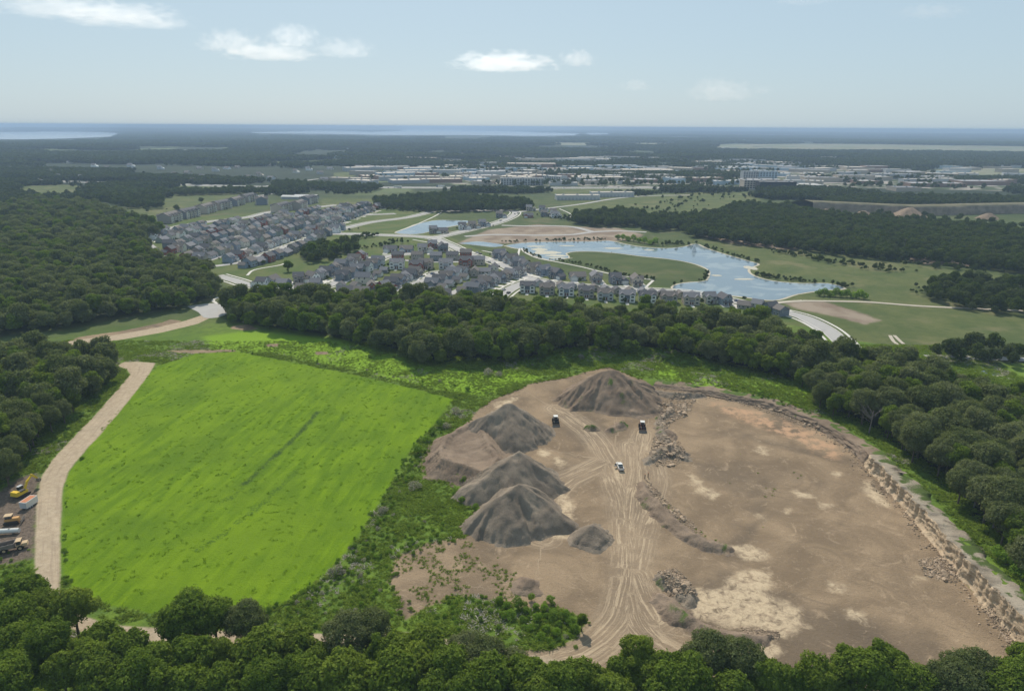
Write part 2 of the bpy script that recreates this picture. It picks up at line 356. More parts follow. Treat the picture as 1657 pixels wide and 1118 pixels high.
    f = t.mix(t.math('MULTIPLY', t.math('MULTIPLY', mask('fdash', .6, .8), t.ramp(nf, .4, .6)), .9), f, (.05, .10, .010))
    c = t.mix(mask('field', .22, .8), c, f)
    # bare quarry ground
    d = t.mix(t.ramp(t.noise(pos, .05, 5, .6, .6), .35, .65), (.185, .136, .090), (.285, .210, .137))
    d = t.mix(t.math('MULTIPLY', t.ramp(t.noise(pos, .022, 3, .5, 1.0), .50, .64), .7), d, (.118, .092, .068))
    d = t.mix(t.math('MULTIPLY', t.ramp(t.noise(pos, .4, 5, .7, 1.5), .56, .72), .55), d, (.37, .285, .195))
    d = t.mix(t.math('MULTIPLY', t.ramp(nff, .5, .72), .5), d, (.115, .088, .064)); d = t.mix(t.math('MULTIPLY', t.ramp(t.noise(pos, .9, 4, .75, 2.0), .56, .68), .5), d, (.125, .096, .070)); d = t.mix(t.math('MULTIPLY', t.ramp(t.noise(pos, .13, 6, .72, 1.2), .55, .70), .55), d, (.39, .295, .20))
    wv0 = t.n('Mapping', Vector=pos); wv0.inputs['Rotation'].default_value = (0, 0, .5); wv = t.n('Mapping', Vector=wv0); wv.inputs['Scale'].default_value = (.05, .7, 1)
    d = t.mix(t.math('MULTIPLY', t.ramp(t.noise(wv, 1, 4, .6, 1.2), .58, .68), .4), d, (.15, .115, .085))
    d = t.mix(t.math('MULTIPLY', mask('orange', 1.2, 4), t.ramp(nb, .4, .6)), d, (.42, .27, .17))
    # turning circles scraped by machines
    for cx_, cy_, R_ in CIRC:
        rv = t.n('VectorMath', _operation='DISTANCE', i0=pos, i1=(cx_, cy_, 0)).outputs['Value']; rv = t.math('ADD', rv, t.math('MULTIPLY', nb, 1.5))
        ring = t.ramp(t.math('SINE', t.math('MULTIPLY', rv, 2.1)), .2, .9); m_ = t.math('MULTIPLY', t.math('MULTIPLY', t.ramp(rv, R_, R_ * .6), t.ramp(rv, R_ * .25, R_ * .5)), t.ramp(nm, .42, .6))
        d = t.mix(t.math('MULTIPLY', t.math('MULTIPLY', ring, m_), .26), d, (.14, .105, .075))
    # wheel tracks
    tv, tu = t.attr('track_v'), t.attr('track_u')
    cv = t.n('CombineXYZ', X=t.math('MULTIPLY', tv, 1.15), Y=t.math('MULTIPLY', tu, .035)).outputs[0]
    cv = t.n('VectorMath', _operation='ADD', i0=cv, i1=t.n('VectorMath', _operation='SCALE', i0=t.n('TexNoise', Vector=pos, Scale=.07, Detail=1).outputs['Color'], Scale=1.8).outputs[0]).outputs[0]
    sn = t.noise(cv, 1.0, 5, .8)
    tm = t.math('MULTIPLY', t.ramp(t.math('ABSOLUTE', tv), 8.0, 2.0), t.ramp(sn, .47, .60))
    d = t.mix(t.math('MULTIPLY', t.ramp(t.math('ABSOLUTE', tv), 9.0, 3.0), .4), d, (.27, .21, .15))
    d = t.mix(t.math('MULTIPLY', tm, .72), d, (.47, .37, .255))
    sandc = t.mix(t.ramp(nf, .3, .7), (.56, .45, .31), (.44, .345, .235))
    sandc = t.mix(t.math('MULTIPLY', t.ramp(t.noise(pos, .25, 4, .7), .5, .65), .7), sandc, (.30, .23, .16))
    d = t.mix(t.math('MULTIPLY', t.math('MULTIPLY', mask('sand', 1.1, 1.8), t.ramp(t.noise(pos, .35, 5, .7, .8), .30, .55)), .9), d, sandc)
    c = t.mix(mask('dirt', .35, .7), c, d)
    c = t.mix(mask('soil', .5, 1.5), c, t.mix(t.ramp(nf, .35, .65), (.085, .066, .052), (.16, .125, .098)))
    c = t.mix(t.math('MULTIPLY', mask('constr', 1, 3), 1.0), c, t.mix(t.ramp(nm, .4, .6), (.19, .145, .11), (.27, .22, .17)))
    road = t.mix(t.ramp(t.noise(pos, .5, 4, .6), .3, .7), (.34, .27, .19), (.42, .34, .245))
    ru = t.n('CombineXYZ', X=t.math('MULTIPLY', t.attr('lroad_v'), .9), Y=t.math('MULTIPLY', t.attr('lroad_u'), .03)).outputs[0]
    road = t.mix(t.math('MULTIPLY', t.ramp(t.noise(ru, 1, 3, .6), .5, .65), .5), road, (.27, .21, .155))
    c = t.mix(mask('lroad', .08, .5), c, road)
    hb = t.math('ADD', t.math('MULTIPLY', nf, .6), t.math('MULTIPLY', nff, .4))
    t.bsdf(c, .95, .08, t.bump(hb, .5, .9)); return t.mat
M['ground'] = ground_mat()
rr_ = [25.0]
while rr_[-1] < 70000:
    r = rr_[-1]; rr_.append(r * (1.03 if r < 95 else 1.0055 if r < 430 else 1.012 if r < 2500 else 1.03))
rr_ = np.array([0.5] + rr_)
az = np.radians(np.concatenate([np.arange(-180, -52, 8.0), np.arange(-52, 52.01, .2), np.arange(60, 180.1, 8.0)]))
RR, AZ = np.meshgrid(rr_, az, indexing='ij')
gx, gy = (RR * np.sin(AZ)).ravel(), (RR * np.cos(AZ)).ravel(); GPTS = np.stack([gx, gy], -1)
gz = height(gx, gy)
gme = mesh_np('ground', np.stack([gx, gy, gz], -1), grid_faces(len(rr_), len(az))[:, ::-1], [M['ground']], True)
def maxsd(polys, lim=30.0):
    o = np.full(len(GPTS), -lim)
    for p in polys: o = np.maximum(o, sd_poly(GPTS, p, lim))
    return o
def nearband(lines, half):
    m = np.where((RR.ravel() < 600) & (gy > 0))[0]; o = np.full(len(GPTS), -30.0); vv = np.full(len(GPTS), 60.0); uu = np.zeros(len(GPTS))
    bd = np.full(len(m), 1e9)
    for k, L in enumerate(lines):
        d, v, u = sd_line(GPTS[m], L); o[m] = np.maximum(o[m], np.clip(half - d, -30, 30))
        w = d < bd; bd = np.where(w, d, bd); vv[m] = np.where(w, v + 37 * k * 0, vv[m]); uu[m] = np.where(w, u + 133 * k, uu[m])
    return o, vv, uu
attr(gme, 'dist', RR.ravel()); attr(gme, 'field', sd_poly(GPTS, FIELD)); attr(gme, 'sand', maxsd(SAND))
lr, lv, lu = nearband([smooth_line(LROAD2[0], 4)], 2.2)
attr(gme, 'lroad', np.maximum(np.maximum(sd_poly(GPTS, LROAD), sd_poly(GPTS, UROAD)), lr))
LRC = smooth_line(GP([(76,960),(78,880),(79,800),(84,772),(100,748),(130,715),(170,672),(205,632),(226,605),(228,592)]), 4)
_, lv, lu = nearband([LRC], 3.0); attr(gme, 'lroad_v', lv); attr(gme, 'lroad_u', lu)
attr(gme, 'dirt', maxsd([PIT, UDIRT] + SCRUBDIRT)); attr(gme, 'soil', sd_poly(GPTS, YARD)); attr(gme, 'constr', maxsd([CONSTR] + GDIRT[:3]))
attr(gme, 'meadow', maxsd(MEADOW)); attr(gme, 'airport', maxsd(AIRPORT, 60)); attr(gme, 'urban', sd_poly(GPTS, URBAN, 60)); attr(gme, 'lawn', sd_poly(GPTS, LAWN))
ft, tv, tu = nearband(TRACKS, 3); attr(gme, 'track_v', tv); attr(gme, 'track_u', tu)
fdk, _, _ = nearband(FDARK[:1], 1.0); attr(gme, 'fdark', fdk); fdk, _, _ = nearband(FDARK[1:], 1.0); attr(gme, 'fdash', fdk)
attr(gme, 'glade', maxsd([GP([(330,545),(400,535),(560,550),(690,590),(760,600),(840,600),(880,610),(780,640),(700,630),(560,595),(440,572),(340,565)]), GP([(1240,620),(1310,625),(1330,660),(1280,655)]), GP([(1060,590),(1180,620),(1250,640),(1180,640),(1060,612)])]))
attr(gme, 'orange', maxsd([GP([(1150,650),(1240,672),(1330,705),(1370,735),(1340,740),(1270,705),(1180,672)])]))
ground = tag(ob('ground', gme), kind='structure')
# ------------------------------------------------------------------ haze, water, sky clouds
def haze_box():
    t = NT('haze_air')
    v = t.n('VolumePrincipled', Color=(.46, .61, .83), Density=1.25e-4); v.inputs['Anisotropy'].default_value = 0.0
    t.t.links.new(v.outputs[0], t.out.inputs[1])
    mb = MB(); mb.box(-72000, 72000, -72000, 72000, -8, 127, t.mat); o = mb.build('haze')
    tag(o, kind='stuff')
haze_box()
def water_mat(name, base, alg=None):
    t = NT(name); pos = t.n('NewGeometry').outputs['Position']
    c = base
    if alg:
        c = t.mix(t.ramp(t.noise(pos, .03, 4, .6, .8), .50, .62), base, alg)
    b = t.bump(t.noise(pos, .35, 3, .6), .06, .3)
    t.bsdf(c, .05, .5, b, IOR=1.33); return t.mat
M['water'] = water_mat('pond_water', (.15, .20, .235), (.23, .275, .29)); t = NT('lake_water'); t.bsdf((.52, .58, .62), .12, .5, IOR=1.33); M['lake'] = t.mat  # lake: silvery sky reflection is put into the pale base colour
def sheet(name, poly, z, mat, kind='structure', jit=0.0, **kw):
    P = poly if not jit else smooth_line(np.vstack([poly, poly[:1]]), 6)[:-1]
    if jit: P = P + (np.stack([vnoise(P[:, 0] / 7, P[:, 1] / 7, 1), vnoise(P[:, 0] / 7, P[:, 1] / 7, 2)], -1) - .5) * 2 * jit
    me = bpy.data.meshes.new(name); me.from_pydata([(x, y, z) for x, y in P], [], [tuple(range(len(P)))]); me.materials.append(mat)
    me.update()
    if me.polygons[0].normal.z < 0: me.flip_normals()
    return tag(ob(name, me), kind=kind, **kw)
M['shore'] = flat('pale_shore', (.42, .38, .30), .95, .1, .3, .4); M['algae'] = flat('algae', (.42, .40, .33), .9, .2, .25, .3)
for nm, P, w in (('pond', POND, 2.4), ('pond', POND2, 2.0), ('pond', POND3, 1.5), ('pond', POND4, .6)):
    # shore: a slightly larger sheet below the water
    S = smooth_line(np.vstack([P, P[:1]]), 6)[:-1]; d = np.roll(S, -1, 0) - np.roll(S, 1, 0); n = np.stack([d[:, 1], -d[:, 0]], -1); n /= np.linalg.norm(n, axis=1)[:, None]
    a = .5 * np.sum(S[:, 0] * np.roll(S[:, 1], -1) - np.roll(S[:, 0], -1) * S[:, 1]); n = n if a > 0 else -n
    wid = w * (.2 + 1.3 * fbm(S[:, 0] / 18, S[:, 1] / 18, 4))
    sheet('shore', S + n * wid[:, None], .04, M['shore']); sheet(nm, S, .09, M['water'])
def blob(c, rx, ry, n=40, s=0):
    a = np.linspace(0, 2 * math.pi, n, endpoint=False); k = .55 + .9 * fbm(np.cos(a) * 1.6 + s * 7.3, np.sin(a) * 1.6 + s * 3.1, 5)
    return np.stack([c[0] + rx * k * np.cos(a), c[1] + ry * k * np.sin(a)], -1)
for i, (px, py, rx, ry) in enumerate([(872,404,9,9),(884,409,13,10),(900,414,10,6),(905,418,11,3),(868,399,9,4),(992,402,10,4),(918,398,8,3),(1050,405,5,3),(1205,452,9,3),(1160,446,4,3),(1215,434,5,9)]):
    tag(sheet('algae_patch', blob(G(px, py), rx, ry, s=i), .12 + .004 * i, M['algae'], kind='stuff'), 'pale algae patch floating on the pond', group='algae patches')
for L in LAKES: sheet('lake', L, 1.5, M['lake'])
def cloud_mat():
    t = NT('cloud'); tc = t.n('TexCoord').outputs['Object']; oi = t.n('ObjectInfo')
    off = t.n('VectorMath', _operation='ADD', i0=tc, i1=oi.outputs['Location']).outputs[0]
    sc = t.n('VectorMath', _operation='MULTIPLY', i0=tc, i1=(1, 1, 1)).outputs[0]
    r = t.n('VectorMath', _operation='LENGTH', i0=tc).outputs['Value']
    mp = t.n('VectorMath', _operation='MULTIPLY_ADD', i0=tc, i1=(3.2, 3.2, 1.8), i2=oi.outputs['Location']).outputs[0]
    n = t.noise(mp, 1.3, 8, .66)
    z = t.n('SeparateXYZ', Vector=tc).outputs[2]
    fl = t.math('MULTIPLY', t.math('MINIMUM', t.math('ADD', z, .35), 0), 1.5)      # flat base
    den = t.math('ADD', t.math('SUBTRACT', t.math('MULTIPLY', n, 2.2), t.math('MULTIPLY', t.math('POWER', r, 1.4), .60)), t.math('SUBTRACT', fl, .74))
    den = t.math('MULTIPLY', t.ramp(den, .0, .16), t.n('SeparateColor', Color=oi.outputs['Color']).outputs[0])
    v = t.n('VolumePrincipled', Color=(.97, .98, 1.0), Density=t.math('MULTIPLY', den, .0010)); v.inputs['Anisotropy'].default_value = .6
    t.t.links.new(v.outputs[0], t.out.inputs[1]); t.mat.cycles.volume_step_rate = 1.0; return t.mat
M['cloud'] = cloud_mat()
def icos(sub):
    import bmesh
    bm = bmesh.new(); bmesh.ops.create_icosphere(bm, subdivisions=sub, radius=1.0); me = bpy.data.meshes.new('ico'); bm.to_mesh(me); bm.free(); return me
CL = icos(3); CL.name = 'cloud'; CL.materials.append(M['cloud'])
for px, py, w, h, den, lab in [(95,14,150,34,.8,'cloud streak at the top left corner of the sky'), (190,28,170,34,.9,'long cloud sloping away beneath the top left streak'), (262,40,80,20,.6,'thin tail end of the long upper left cloud'),
    (372,72,90,42,.9,'small puffy cloud end left of the twin clouds'), (440,88,150,30,.9,'long low cloud under the small round cloud'), (474,62,80,42,1.1,'small rounded cloud above the long low cloud'), (556,82,100,40,.55,'ragged thin cloud right of the rounded cloud'),
    (815,104,175,40,1.25,'broad grey based cumulus cloud above the lake'), (935,98,62,34,1.2,'small grey cumulus beside the broad cloud'), (1028,140,50,24,.45,'tiny faint cloud low above the town'),
    (1165,150,110,46,.40,'faint spread cloud low over the airfield'), (1232,148,40,16,.35,'tiny faint wisp beside the faint spread cloud'), (1505,20,90,24,.4,'thin wisp of cloud at the upper right'), (1300,2,90,14,.4,'thin cloud wisp touching the top edge')]:
    d = RM @ np.array([(px - CX) / FPX, -(py - CY) / FPX, -1.0]); el = d[2] / math.hypot(d[0], d[1])
    D = min(1500 / max(el, .02), 24000); k = D / abs((np.array([d[0], d[1]]) / math.hypot(d[0], d[1])) @ np.array([0, 1.0])) / FPX * .97
    D2 = D / math.hypot(d[0], d[1])
    o = ob('cloud', CL, loc=(d[0] * D2, d[1] * D2, CAMZ + d[2] * D2), sc=(w * k * .56, w * k * .40, h * k * .55)); o.color = (den, den, den, 1)
    tag(o, lab, 'cloud', 'clouds in the pale sky')
# ------------------------------------------------------------------ quarry: gravel piles, banks, rock face, boulders
def gravel_mat(name, a, b, speck=.5, pale=None):
    t = NT(name); pos = t.n('NewGeometry').outputs['Position']
    c = t.mix(t.ramp(t.noise(pos, .12, 4, .6), .35, .65), a, b)
    nf = t.noise(pos, 2.2, 3, .8); c = t.mix(t.math('MULTIPLY', t.ramp(nf, .5, .75), speck), c, tuple(x * .55 for x in a))
    c = t.mix(t.math('MULTIPLY', t.ramp(t.noise(pos, 1.3, 3, .8), .55, .8), .5), c, tuple(min(1, x * 1.35) for x in b))
    g = t.attr('weed')
    if pale: c = t.mix(t.ramp(t.math('ADD', g, t.math('MULTIPLY', t.math('SUBTRACT', nf, .5), .6)), .3, .6), c, pale)
    t.bsdf(c, .97, .05, t.bump(nf, .35, .9)); return t.mat
M['gravel'] = gravel_mat('gravel', (.185, .152, .120), (.27, .222, .172), .5, (.07, .105, .03))
M['topsoil'] = gravel_mat('fill_dirt', (.185, .140, .105), (.255, .195, .145), .35, (.08, .12, .03))
M['shelfrock'] = gravel_mat('weathered_ledge', (.22, .185, .145), (.33, .285, .225), .5, (.07, .10, .03))
def heap(name, ridge, tan, mat, res=.5, gully=1.35, foot=1.2, extra=None, box=None, rough=.35, label=None, cat='gravel pile', group=None, seed=0, weedfn=None):
    """a tipped heap: straight flanks falling from a crest line, cut by gullies"""
    R = np.array([[*G(p[0], p[1], p[2]), p[2]] for p in ridge]); R = smooth_line(R, 1.5) if len(R) > 2 else R
    hm = R[:, 2].max(); pad = hm / tan + 5
    x0, y0 = R[:, :2].min(0) - pad; x1, y1 = R[:, :2].max(0) + pad
    if box is not None: (x0, y0), (x1, y1) = box.min(0) - 6, box.max(0) + 6
    xs, ys = np.arange(x0, x1, res), np.arange(y0, y1, res); X, Y = np.meshgrid(xs, ys); P = np.stack([X.ravel(), Y.ravel()], -1)
    best = np.full(len(P), -99.0); uu = np.zeros(len(P)); dd = np.zeros(len(P)); s0 = 0
    W = P + (np.stack([fbm(P[:, 0] / 9, P[:, 1] / 9, seed + 1), fbm(P[:, 0] / 9, P[:, 1] / 9, seed + 2)], -1) - .5) * 5.0
    rk = np.random.default_rng(seed); th = np.arange(5) * 1.257 + rk.uniform(-.35, .35, 5) + rk.uniform(0, 6.3); NK = [np.array([math.cos(q), math.sin(q)]) for q in th]      # planar flanks that meet in sharp ridges
    segs = [(R[i], R[i + 1]) for i in range(len(R) - 1)] if len(R) > 1 else [(R[0], R[0] + np.array([.1, 0, 0]))]
    for a, b in segs:
        d, t = seg_dist(W, a[:2], b[:2]); q = a[:2] + t[:, None] * (b[:2] - a[:2]); ang = np.arctan2(W[:, 1] - q[:, 1], W[:, 0] - q[:, 0])
        w = W - q; dp = np.max(np.stack([w @ nk for nk in NK]), 0); h = a[2] + t * (b[2] - a[2]) - tan * (.35 * d + .72 * np.maximum(dp, 0)); m = h > best
        best = np.where(m, h, best); uu = np.where(m, s0 + t * math.hypot(*(b - a)[:2]) * .45 + ang * 3.2, uu); dd = np.where(m, d, dd); s0 += math.hypot(*(b - a)[:2]) * .45
    if extra is not None: best = extra(P, best)
    z = best + (fbm(uu * 1.1, dd * .05 + seed, seed + 5, 4) - .5) * 2 * gully * sstep(.5, 6, dd) + (fbm(P[:, 0] / 1.6, P[:, 1] / 1.6, seed + 7, 3) - .5) * rough
    z = np.where(z < foot, foot - np.log1p(np.exp(np.clip((foot - z) / .55, -30, 30))) * .55, z)     # spread toe
    z = np.maximum(z, -.8); z = z + np.clip(foot - np.abs(z - foot), 0, 1) * 0
    F = grid_faces(len(ys), len(xs)); keep = (z[F] > -.35).any(1)
    zz = z; used = np.unique(F[keep]); re = np.full(len(P), -1); re[used] = np.arange(len(used))
    base = height(P[used, 0], P[used, 1]); me = mesh_np(name, np.stack([P[used, 0], P[used, 1], zz[used] + np.clip(base, -.4, 8)], -1), re[F[keep]], [mat], True)
    attr(me, 'weed', weedfn(P[used], zz[used]) if weedfn else np.zeros(len(used)))
    return tag(ob(name, me), label, cat, group)
GRP = 'gravel stockpiles in the quarry'
heap('gravel_pile', [(770,682,7),(804,660,12),(824,652,13.6),(842,664,10.5),(858,682,7)], .76, M['gravel'], label='tall grey gravel pile at the left, behind the twin ridged piles', group=GRP, seed=11)
heap('gravel_pile', [(774,786,5),(806,754,10),(836,730,13),(843,744,11),(850,770,7),(852,790,4)], .76, M['gravel'], label='pointed grey gravel pile in the middle of the left row', group=GRP, seed=23)
heap('gravel_pile', [(772,838,4),(812,805,9.5),(842,782,12),(845,800,9),(836,830,5),(828,852,2.5)], .78, M['gravel'], label='dark gravel pile nearest the camera with a crooked crest', group=GRP, seed=37)
heap('earth_pile', [(938,624,7.5),(962,608,11.5),(984,600,13.8),(1004,601,13.4),(1024,616,10.5),(1040,632,7)], .66, M['topsoil'], gully=1.7, label='largest brown earth pile with gullied slopes beyond the loaders', cat='earth pile', group=GRP, seed=41,
     weedfn=lambda P, z: np.clip(fbm(P[:, 0] / 5, P[:, 1] / 5, 77) * 1.5 - .85 + .22 * np.exp(-((P[:, 0] - G(985, 615, 10)[0]) / 9) ** 2) + (z < 2.2) * .15, 0, 1))
heap('sand_pile', [(950,852,4.1),(957,848,4.9),(968,855,3.8)], .74, M['gravel'], gully=.7, res=.35, label='small conical dark sand pile beside the haul road', cat='sand pile', group=GRP, seed=53)
heap('sand_pile', [(846,932,1.9),(856,936,2.3)], .6, M['topsoil'], gully=.5, res=.4, label='tiny low dirt mound near the weedy patch', cat='sand pile', group=GRP, seed=59)
for px, py, h, sd_, lab in [(962,686,2.4,61,'left low dump of dirt at the foot of the big earth pile'), (986,690,1.9,63,'middle low dump of dirt at the foot of the big earth pile'), (1004,682,2.7,65,'right low dump of dirt at the foot of the big earth pile')]:
    heap('dirt_mound', [(px - 4, py + 1, h * .8), (px, py, h), (px + 4, py, h * .8)], .7, M['topsoil'], res=.45, gully=.5, label=lab, cat='dirt mound', group='small dirt mounds', seed=sd_, weedfn=lambda P, z: np.clip(fbm(P[:, 0] / 3, P[:, 1] / 3, 5) * 1.5 - .55, 0, 1))
SHELF = GP([(688,772),(682,747),(700,716),(752,690),(800,700),(836,760),(800,812),(768,800),(728,783)])
def shelf(P, b):
    s = sd_poly(P, SHELF, 40) + (fbm(P[:, 0] / 6, P[:, 1] / 6, 88) - .5) * 3
    return np.minimum(s * .75, 4.0) + 1.3 * np.exp(-((s - 6.5) / 1.6) ** 2) - .9 * sstep(9, 16, s)
heap('gravel_bank', [(730,745,.1),(760,745,.1)], .5, M['topsoil'], extra=shelf, box=SHELF, gully=.45, label='low flat-topped gravel bank with a rim, left of the piles', cat='gravel bank', group=GRP, seed=71)
def bank(name, ridge, label, seed, tan=.6, weed=.55, mat='topsoil'):
    heap(name, ridge, tan, M[mat], res=.4, gully=1.3, rough=.9, foot=.7, label=label, cat='dirt bank', group='dirt banks along the haul road', seed=seed,
         weedfn=lambda P, z: np.clip(fbm(P[:, 0] / 4, P[:, 1] / 4, seed) * 1.6 - weed - .25, 0, 1))
bank('dirt_bank', [(1044,778,1.8),(1058,804,2.6),(1082,830,2.4),(1112,856,2.2),(1145,874,2.2),(1178,882,1.2)], 'long curved dirt bank in the middle of the quarry floor', 81, weed=.45)
bank('dirt_bank', [(1072,965,1.8),(1092,984,2.6),(1120,1005,2.0),(1160,1018,1.6),(1215,1024,1.6),(1245,1028,.9)], 'curved dirt bank near the bottom trees', 83)
bank('rubble_bank', [(1066,935,1.2),(1085,928,2.9),(1105,945,2.8),(1112,966,1.6)], 'rubble covered bank right of the haul road', 85, mat='gravel')
bank('rubble_bank', [(1062,632,1.4),(1095,634,2.2),(1135,636,1.5)], 'dark rubble bank right of the largest earth pile', 87, mat='gravel')
bank('rubble_bank', [(1064,690,1.0),(1084,694,1.8),(1090,706,1.0)], 'low rubble bank beside the farther loader', 89)
bank('rubble_bank', [(1052,742,1.4),(1075,722,2.6),(1098,728,2.0),(1108,740,1.0)], 'rubble bank where the road forks behind the pickup', 91, mat='gravel')
bank('rubble_bank', [(1090,652,1.0),(1076,668,1.6),(1070,690,1.4),(1080,708,1.7),(1094,720,1.4)], 'rubble bank running down beside the farther loader', 93, mat='gravel')
# weathered rock face on the right
def rock_mat(name, a, b, c3):
    t = NT(name); pos = t.n('NewGeometry').outputs['Position']
    mp = t.n('Mapping', Vector=pos); mp.inputs['Scale'].default_value = (.25, .25, 2.2)
    c = t.mix(t.ramp(t.noise(mp, 1, 4, .6), .35, .65), a, b)
    c = t.mix(t.math('MULTIPLY', t.ramp(t.noise(pos, .7, 5, .7), .5, .7), .6), c, c3)
    oi = t.n('ObjectInfo').outputs['Random']; c = t.mix(t.math('MULTIPLY', oi, .35), c, b)
    t.bsdf(c, .95, .1, t.bump(t.noise(pos, 1.6, 5, .7), .4, .8)); return t.mat
M['rock'] = rock_mat('limestone', (.36, .265, .175), (.50, .39, .27), (.19, .145, .10)); M['boulder'] = rock_mat('boulder', (.25, .19, .135), (.42, .32, .23), (.12, .10, .08))
def quarry_face():
    L = smooth_line(np.column_stack([WXY, WH]), .45); s = np.concatenate([[0], np.cumsum(np.hypot(*np.diff(L[:, :2], axis=0).T))])
    tg = np.gradient(L[:, :2], axis=0); tg /= np.linalg.norm(tg, axis=1)[:, None]; nrm = np.stack([-tg[:, 1], tg[:, 0]], -1)  # + = outside
    rows = 20; V = []
    bl = np.floor(s / 1.9 + 1.2 * fbm(s / 4, s * 0, 3)); off = hash2(bl, bl * 0, 5); bl2 = np.floor(s / .8); off2 = hash2(bl2, bl2 * 0, 9)
    sharp = sstep(3.0, 4.8, L[:, 2])                      # the low end is a rubble slope, the high end a broken cliff
    for k in range(rows):
        f = k / (rows - 1); z = L[:, 2] * f
        st = np.floor(f * 8 + .8 * hash2(bl, bl * 0 + 3, 7)); o3 = hash2(bl, st + 11, 13); o4 = hash2(np.floor(s / 1.1), st, 17)
        slope = (-2.2 * (1 - f) + .6) * (1 - sharp) + sharp * (-1.3 * np.exp(-f * 9) - .15 * (1 - f) + .1)
        d = slope + sharp * ((off - .5) * 1.1 + (o3 - .5) * .38 + (o4 - .5) * .28 + (off2 - .5) * .3) + (fbm(s / 2.2, s * 0 + k * .25, 21) - .5) * (1.3 - .8 * sharp)
        z = z + (hash2(bl, bl * 0, 31) - .5) * .6 * f * sharp + (fbm(s / 1.5, s * 0 + k * .8, 25) - .5) * .22 - .35 * (k == 0)
        V.append(np.column_stack([L[:, :2] + nrm * d[:, None], z]))
    top = V[-1].copy()
    for j, back in enumerate([1.2, 2.6, 4.2, 6.5]):
        p = L[:, :2] + nrm * (back + 1.0 + (fbm(s / 5, s * 0 + j, 41) - .5) * (1.5 + 2.2 * j))[:, None]
        z = np.maximum(height(p[:, 0], p[:, 1]), top[:, 2] * .55) + .22 - .35 * (j == 3) * 1.4 + (fbm(s / 2, s * 0 + j * 2, 43) - .5) * .5
        z = np.where(j < 2, np.maximum(z, top[:, 2] + .08 * j), z); V.append(np.column_stack([p, z]))
    n = len(L); A = np.concatenate(V); F = grid_faces(rows + 4, n); mi = (np.arange(len(F)) // (n - 1) >= rows - 1).astype(int)
    low = np.tile(L[:-1, 2] < 4.0, rows + 3); mi = np.where(low, 2, mi); me = mesh_np('rock_face', A, F, [M['rock'], M['shelfrock'], M['topsoil']], False, mi); attr(me, 'weed', np.clip(fbm(A[:, 0] / 4, A[:, 1] / 4, 51) * 2.4 - .95 + .25 * np.repeat(np.arange(rows + 4) > rows + 1, n), 0, 1) * np.repeat(np.arange(rows + 4) > rows - 1, n))
    tag(ob('quarry_rock_face', me), 'broken tan rock face along the right side of the quarry', 'rock face')
quarry_face()
def rock_mesh(seed, sub=2, mat='boulder'):
    me = icos(sub); n = len(me.vertices); co = np.zeros(n * 3); me.vertices.foreach_get('co', co); co = co.reshape(-1, 3); r = np.random.default_rng(seed)
    for k in range(9):                                     # chop flat facets
        d = r.normal(size=3); d /= np.linalg.norm(d); lim = r.uniform(.45, .8); dd = co @ d; co = co - np.clip(dd - lim, 0, None)[:, None] * d
    co *= r.uniform(.75, 1.25, 3) * np.array([1.1, 1, .75]); co[:, 2] += .35
    me.vertices.foreach_set('co', co.ravel().astype(np.float32)); me.materials.append(M[mat]); me.update(); me.name = 'boulder'; return me
ROCKS = [rock_mesh(100 + k) for k in range(7)]
def pts_in(poly_px, n, z=0, r=rng):
    P = GP(poly_px, z); mn, mx = P.min(0), P.max(0); out = []
    while len(out) < n:
        q = r.uniform(mn, mx, (max(n * 3, 50), 2)); q = q[sd_poly(q, P) > 0]; out += list(q)
    return np.array(out[:n])
first_rock = None
def surf(x, y):
    """top of ground or of any heap standing there"""
    hit = SC.ray_cast(bpy.context.view_layer.depsgraph, (x, y, 60), (0, 0, -1)); return hit[1].z if hit[0] else 0.0
haze_o = bpy.data.objects['haze']; haze_o.hide_viewport = True
bpy.context.view_layer.update()
BOULD = [([(1066,650),(1100,640),(1128,648),(1112,668),(1090,680),(1075,700),(1062,690)], 70, .4, 1.3, 'tan boulder in the rubble right of the largest earth pile'),
         ([(1075,655),(1110,655),(1112,675),(1082,678)], 22, .8, 1.5, 'large pale block in the rubble right of the largest earth pile'),
         ([(1058,705),(1100,715),(1112,735),(1095,755),(1060,755),(1050,740)], 56, .4, 1.2, 'broken stone in the rubble where the road forks'), ([(1075,722),(1105,722),(1105,738),(1078,740)], 8, .9, 1.7, 'big squared block in the rubble where the road forks'),
         ([(1062,925),(1095,918),(1120,945),(1125,972),(1085,965)], 55, .35, 1.0, 'broken stone on the rubble bank by the haul road'), ([(1046,776),(1062,790),(1090,820),(1140,862),(1130,868),(1075,830),(1050,800)], 30, .35, 1.1, 'broken stone along the long curved dirt bank'), ([(1200,1014),(1260,1022),(1262,1034),(1205,1030)], 18, .25, .6, 'small stone at the end of the lower dirt bank'),
         ([(1484,905),(1525,900),(1556,930),(1545,945),(1495,930)], 40, .4, 1.1, 'fallen slab at the foot of the rock face'), ([(1590,985),(1605,985),(1650,1045),(1630,1040)], 14, .25, .6, 'small stone fallen below the rock face near the corner'),
         ([(1160,640),(1190,648),(1260,665),(1330,695),(1320,698),(1240,668)], 22, .4, 1.0, 'stone on the low rubble edge behind the quarry floor')]
for poly, n, s0, s1, lab in BOULD:
    for x, y in pts_in(poly, n):
        s = s0 + (s1 - s0) * rng.random() ** 2; z = surf(x, y)
        o = ob('boulder', ROCKS[rng.integers(7)], loc=(x, y, z - .12 * s), rz=rng.uniform(0, 6.3), sc=(s * rng.uniform(.8, 1.3), s, s * rng.uniform(.6, 1.1)))
        o.rotation_euler = (rng.uniform(-.4, .4), rng.uniform(-.4, .4), rng.uniform(0, 6.3)); tag(o, lab, 'boulder', lab.replace('tan boulder', 'boulders').replace('broken stone', 'broken stones'))
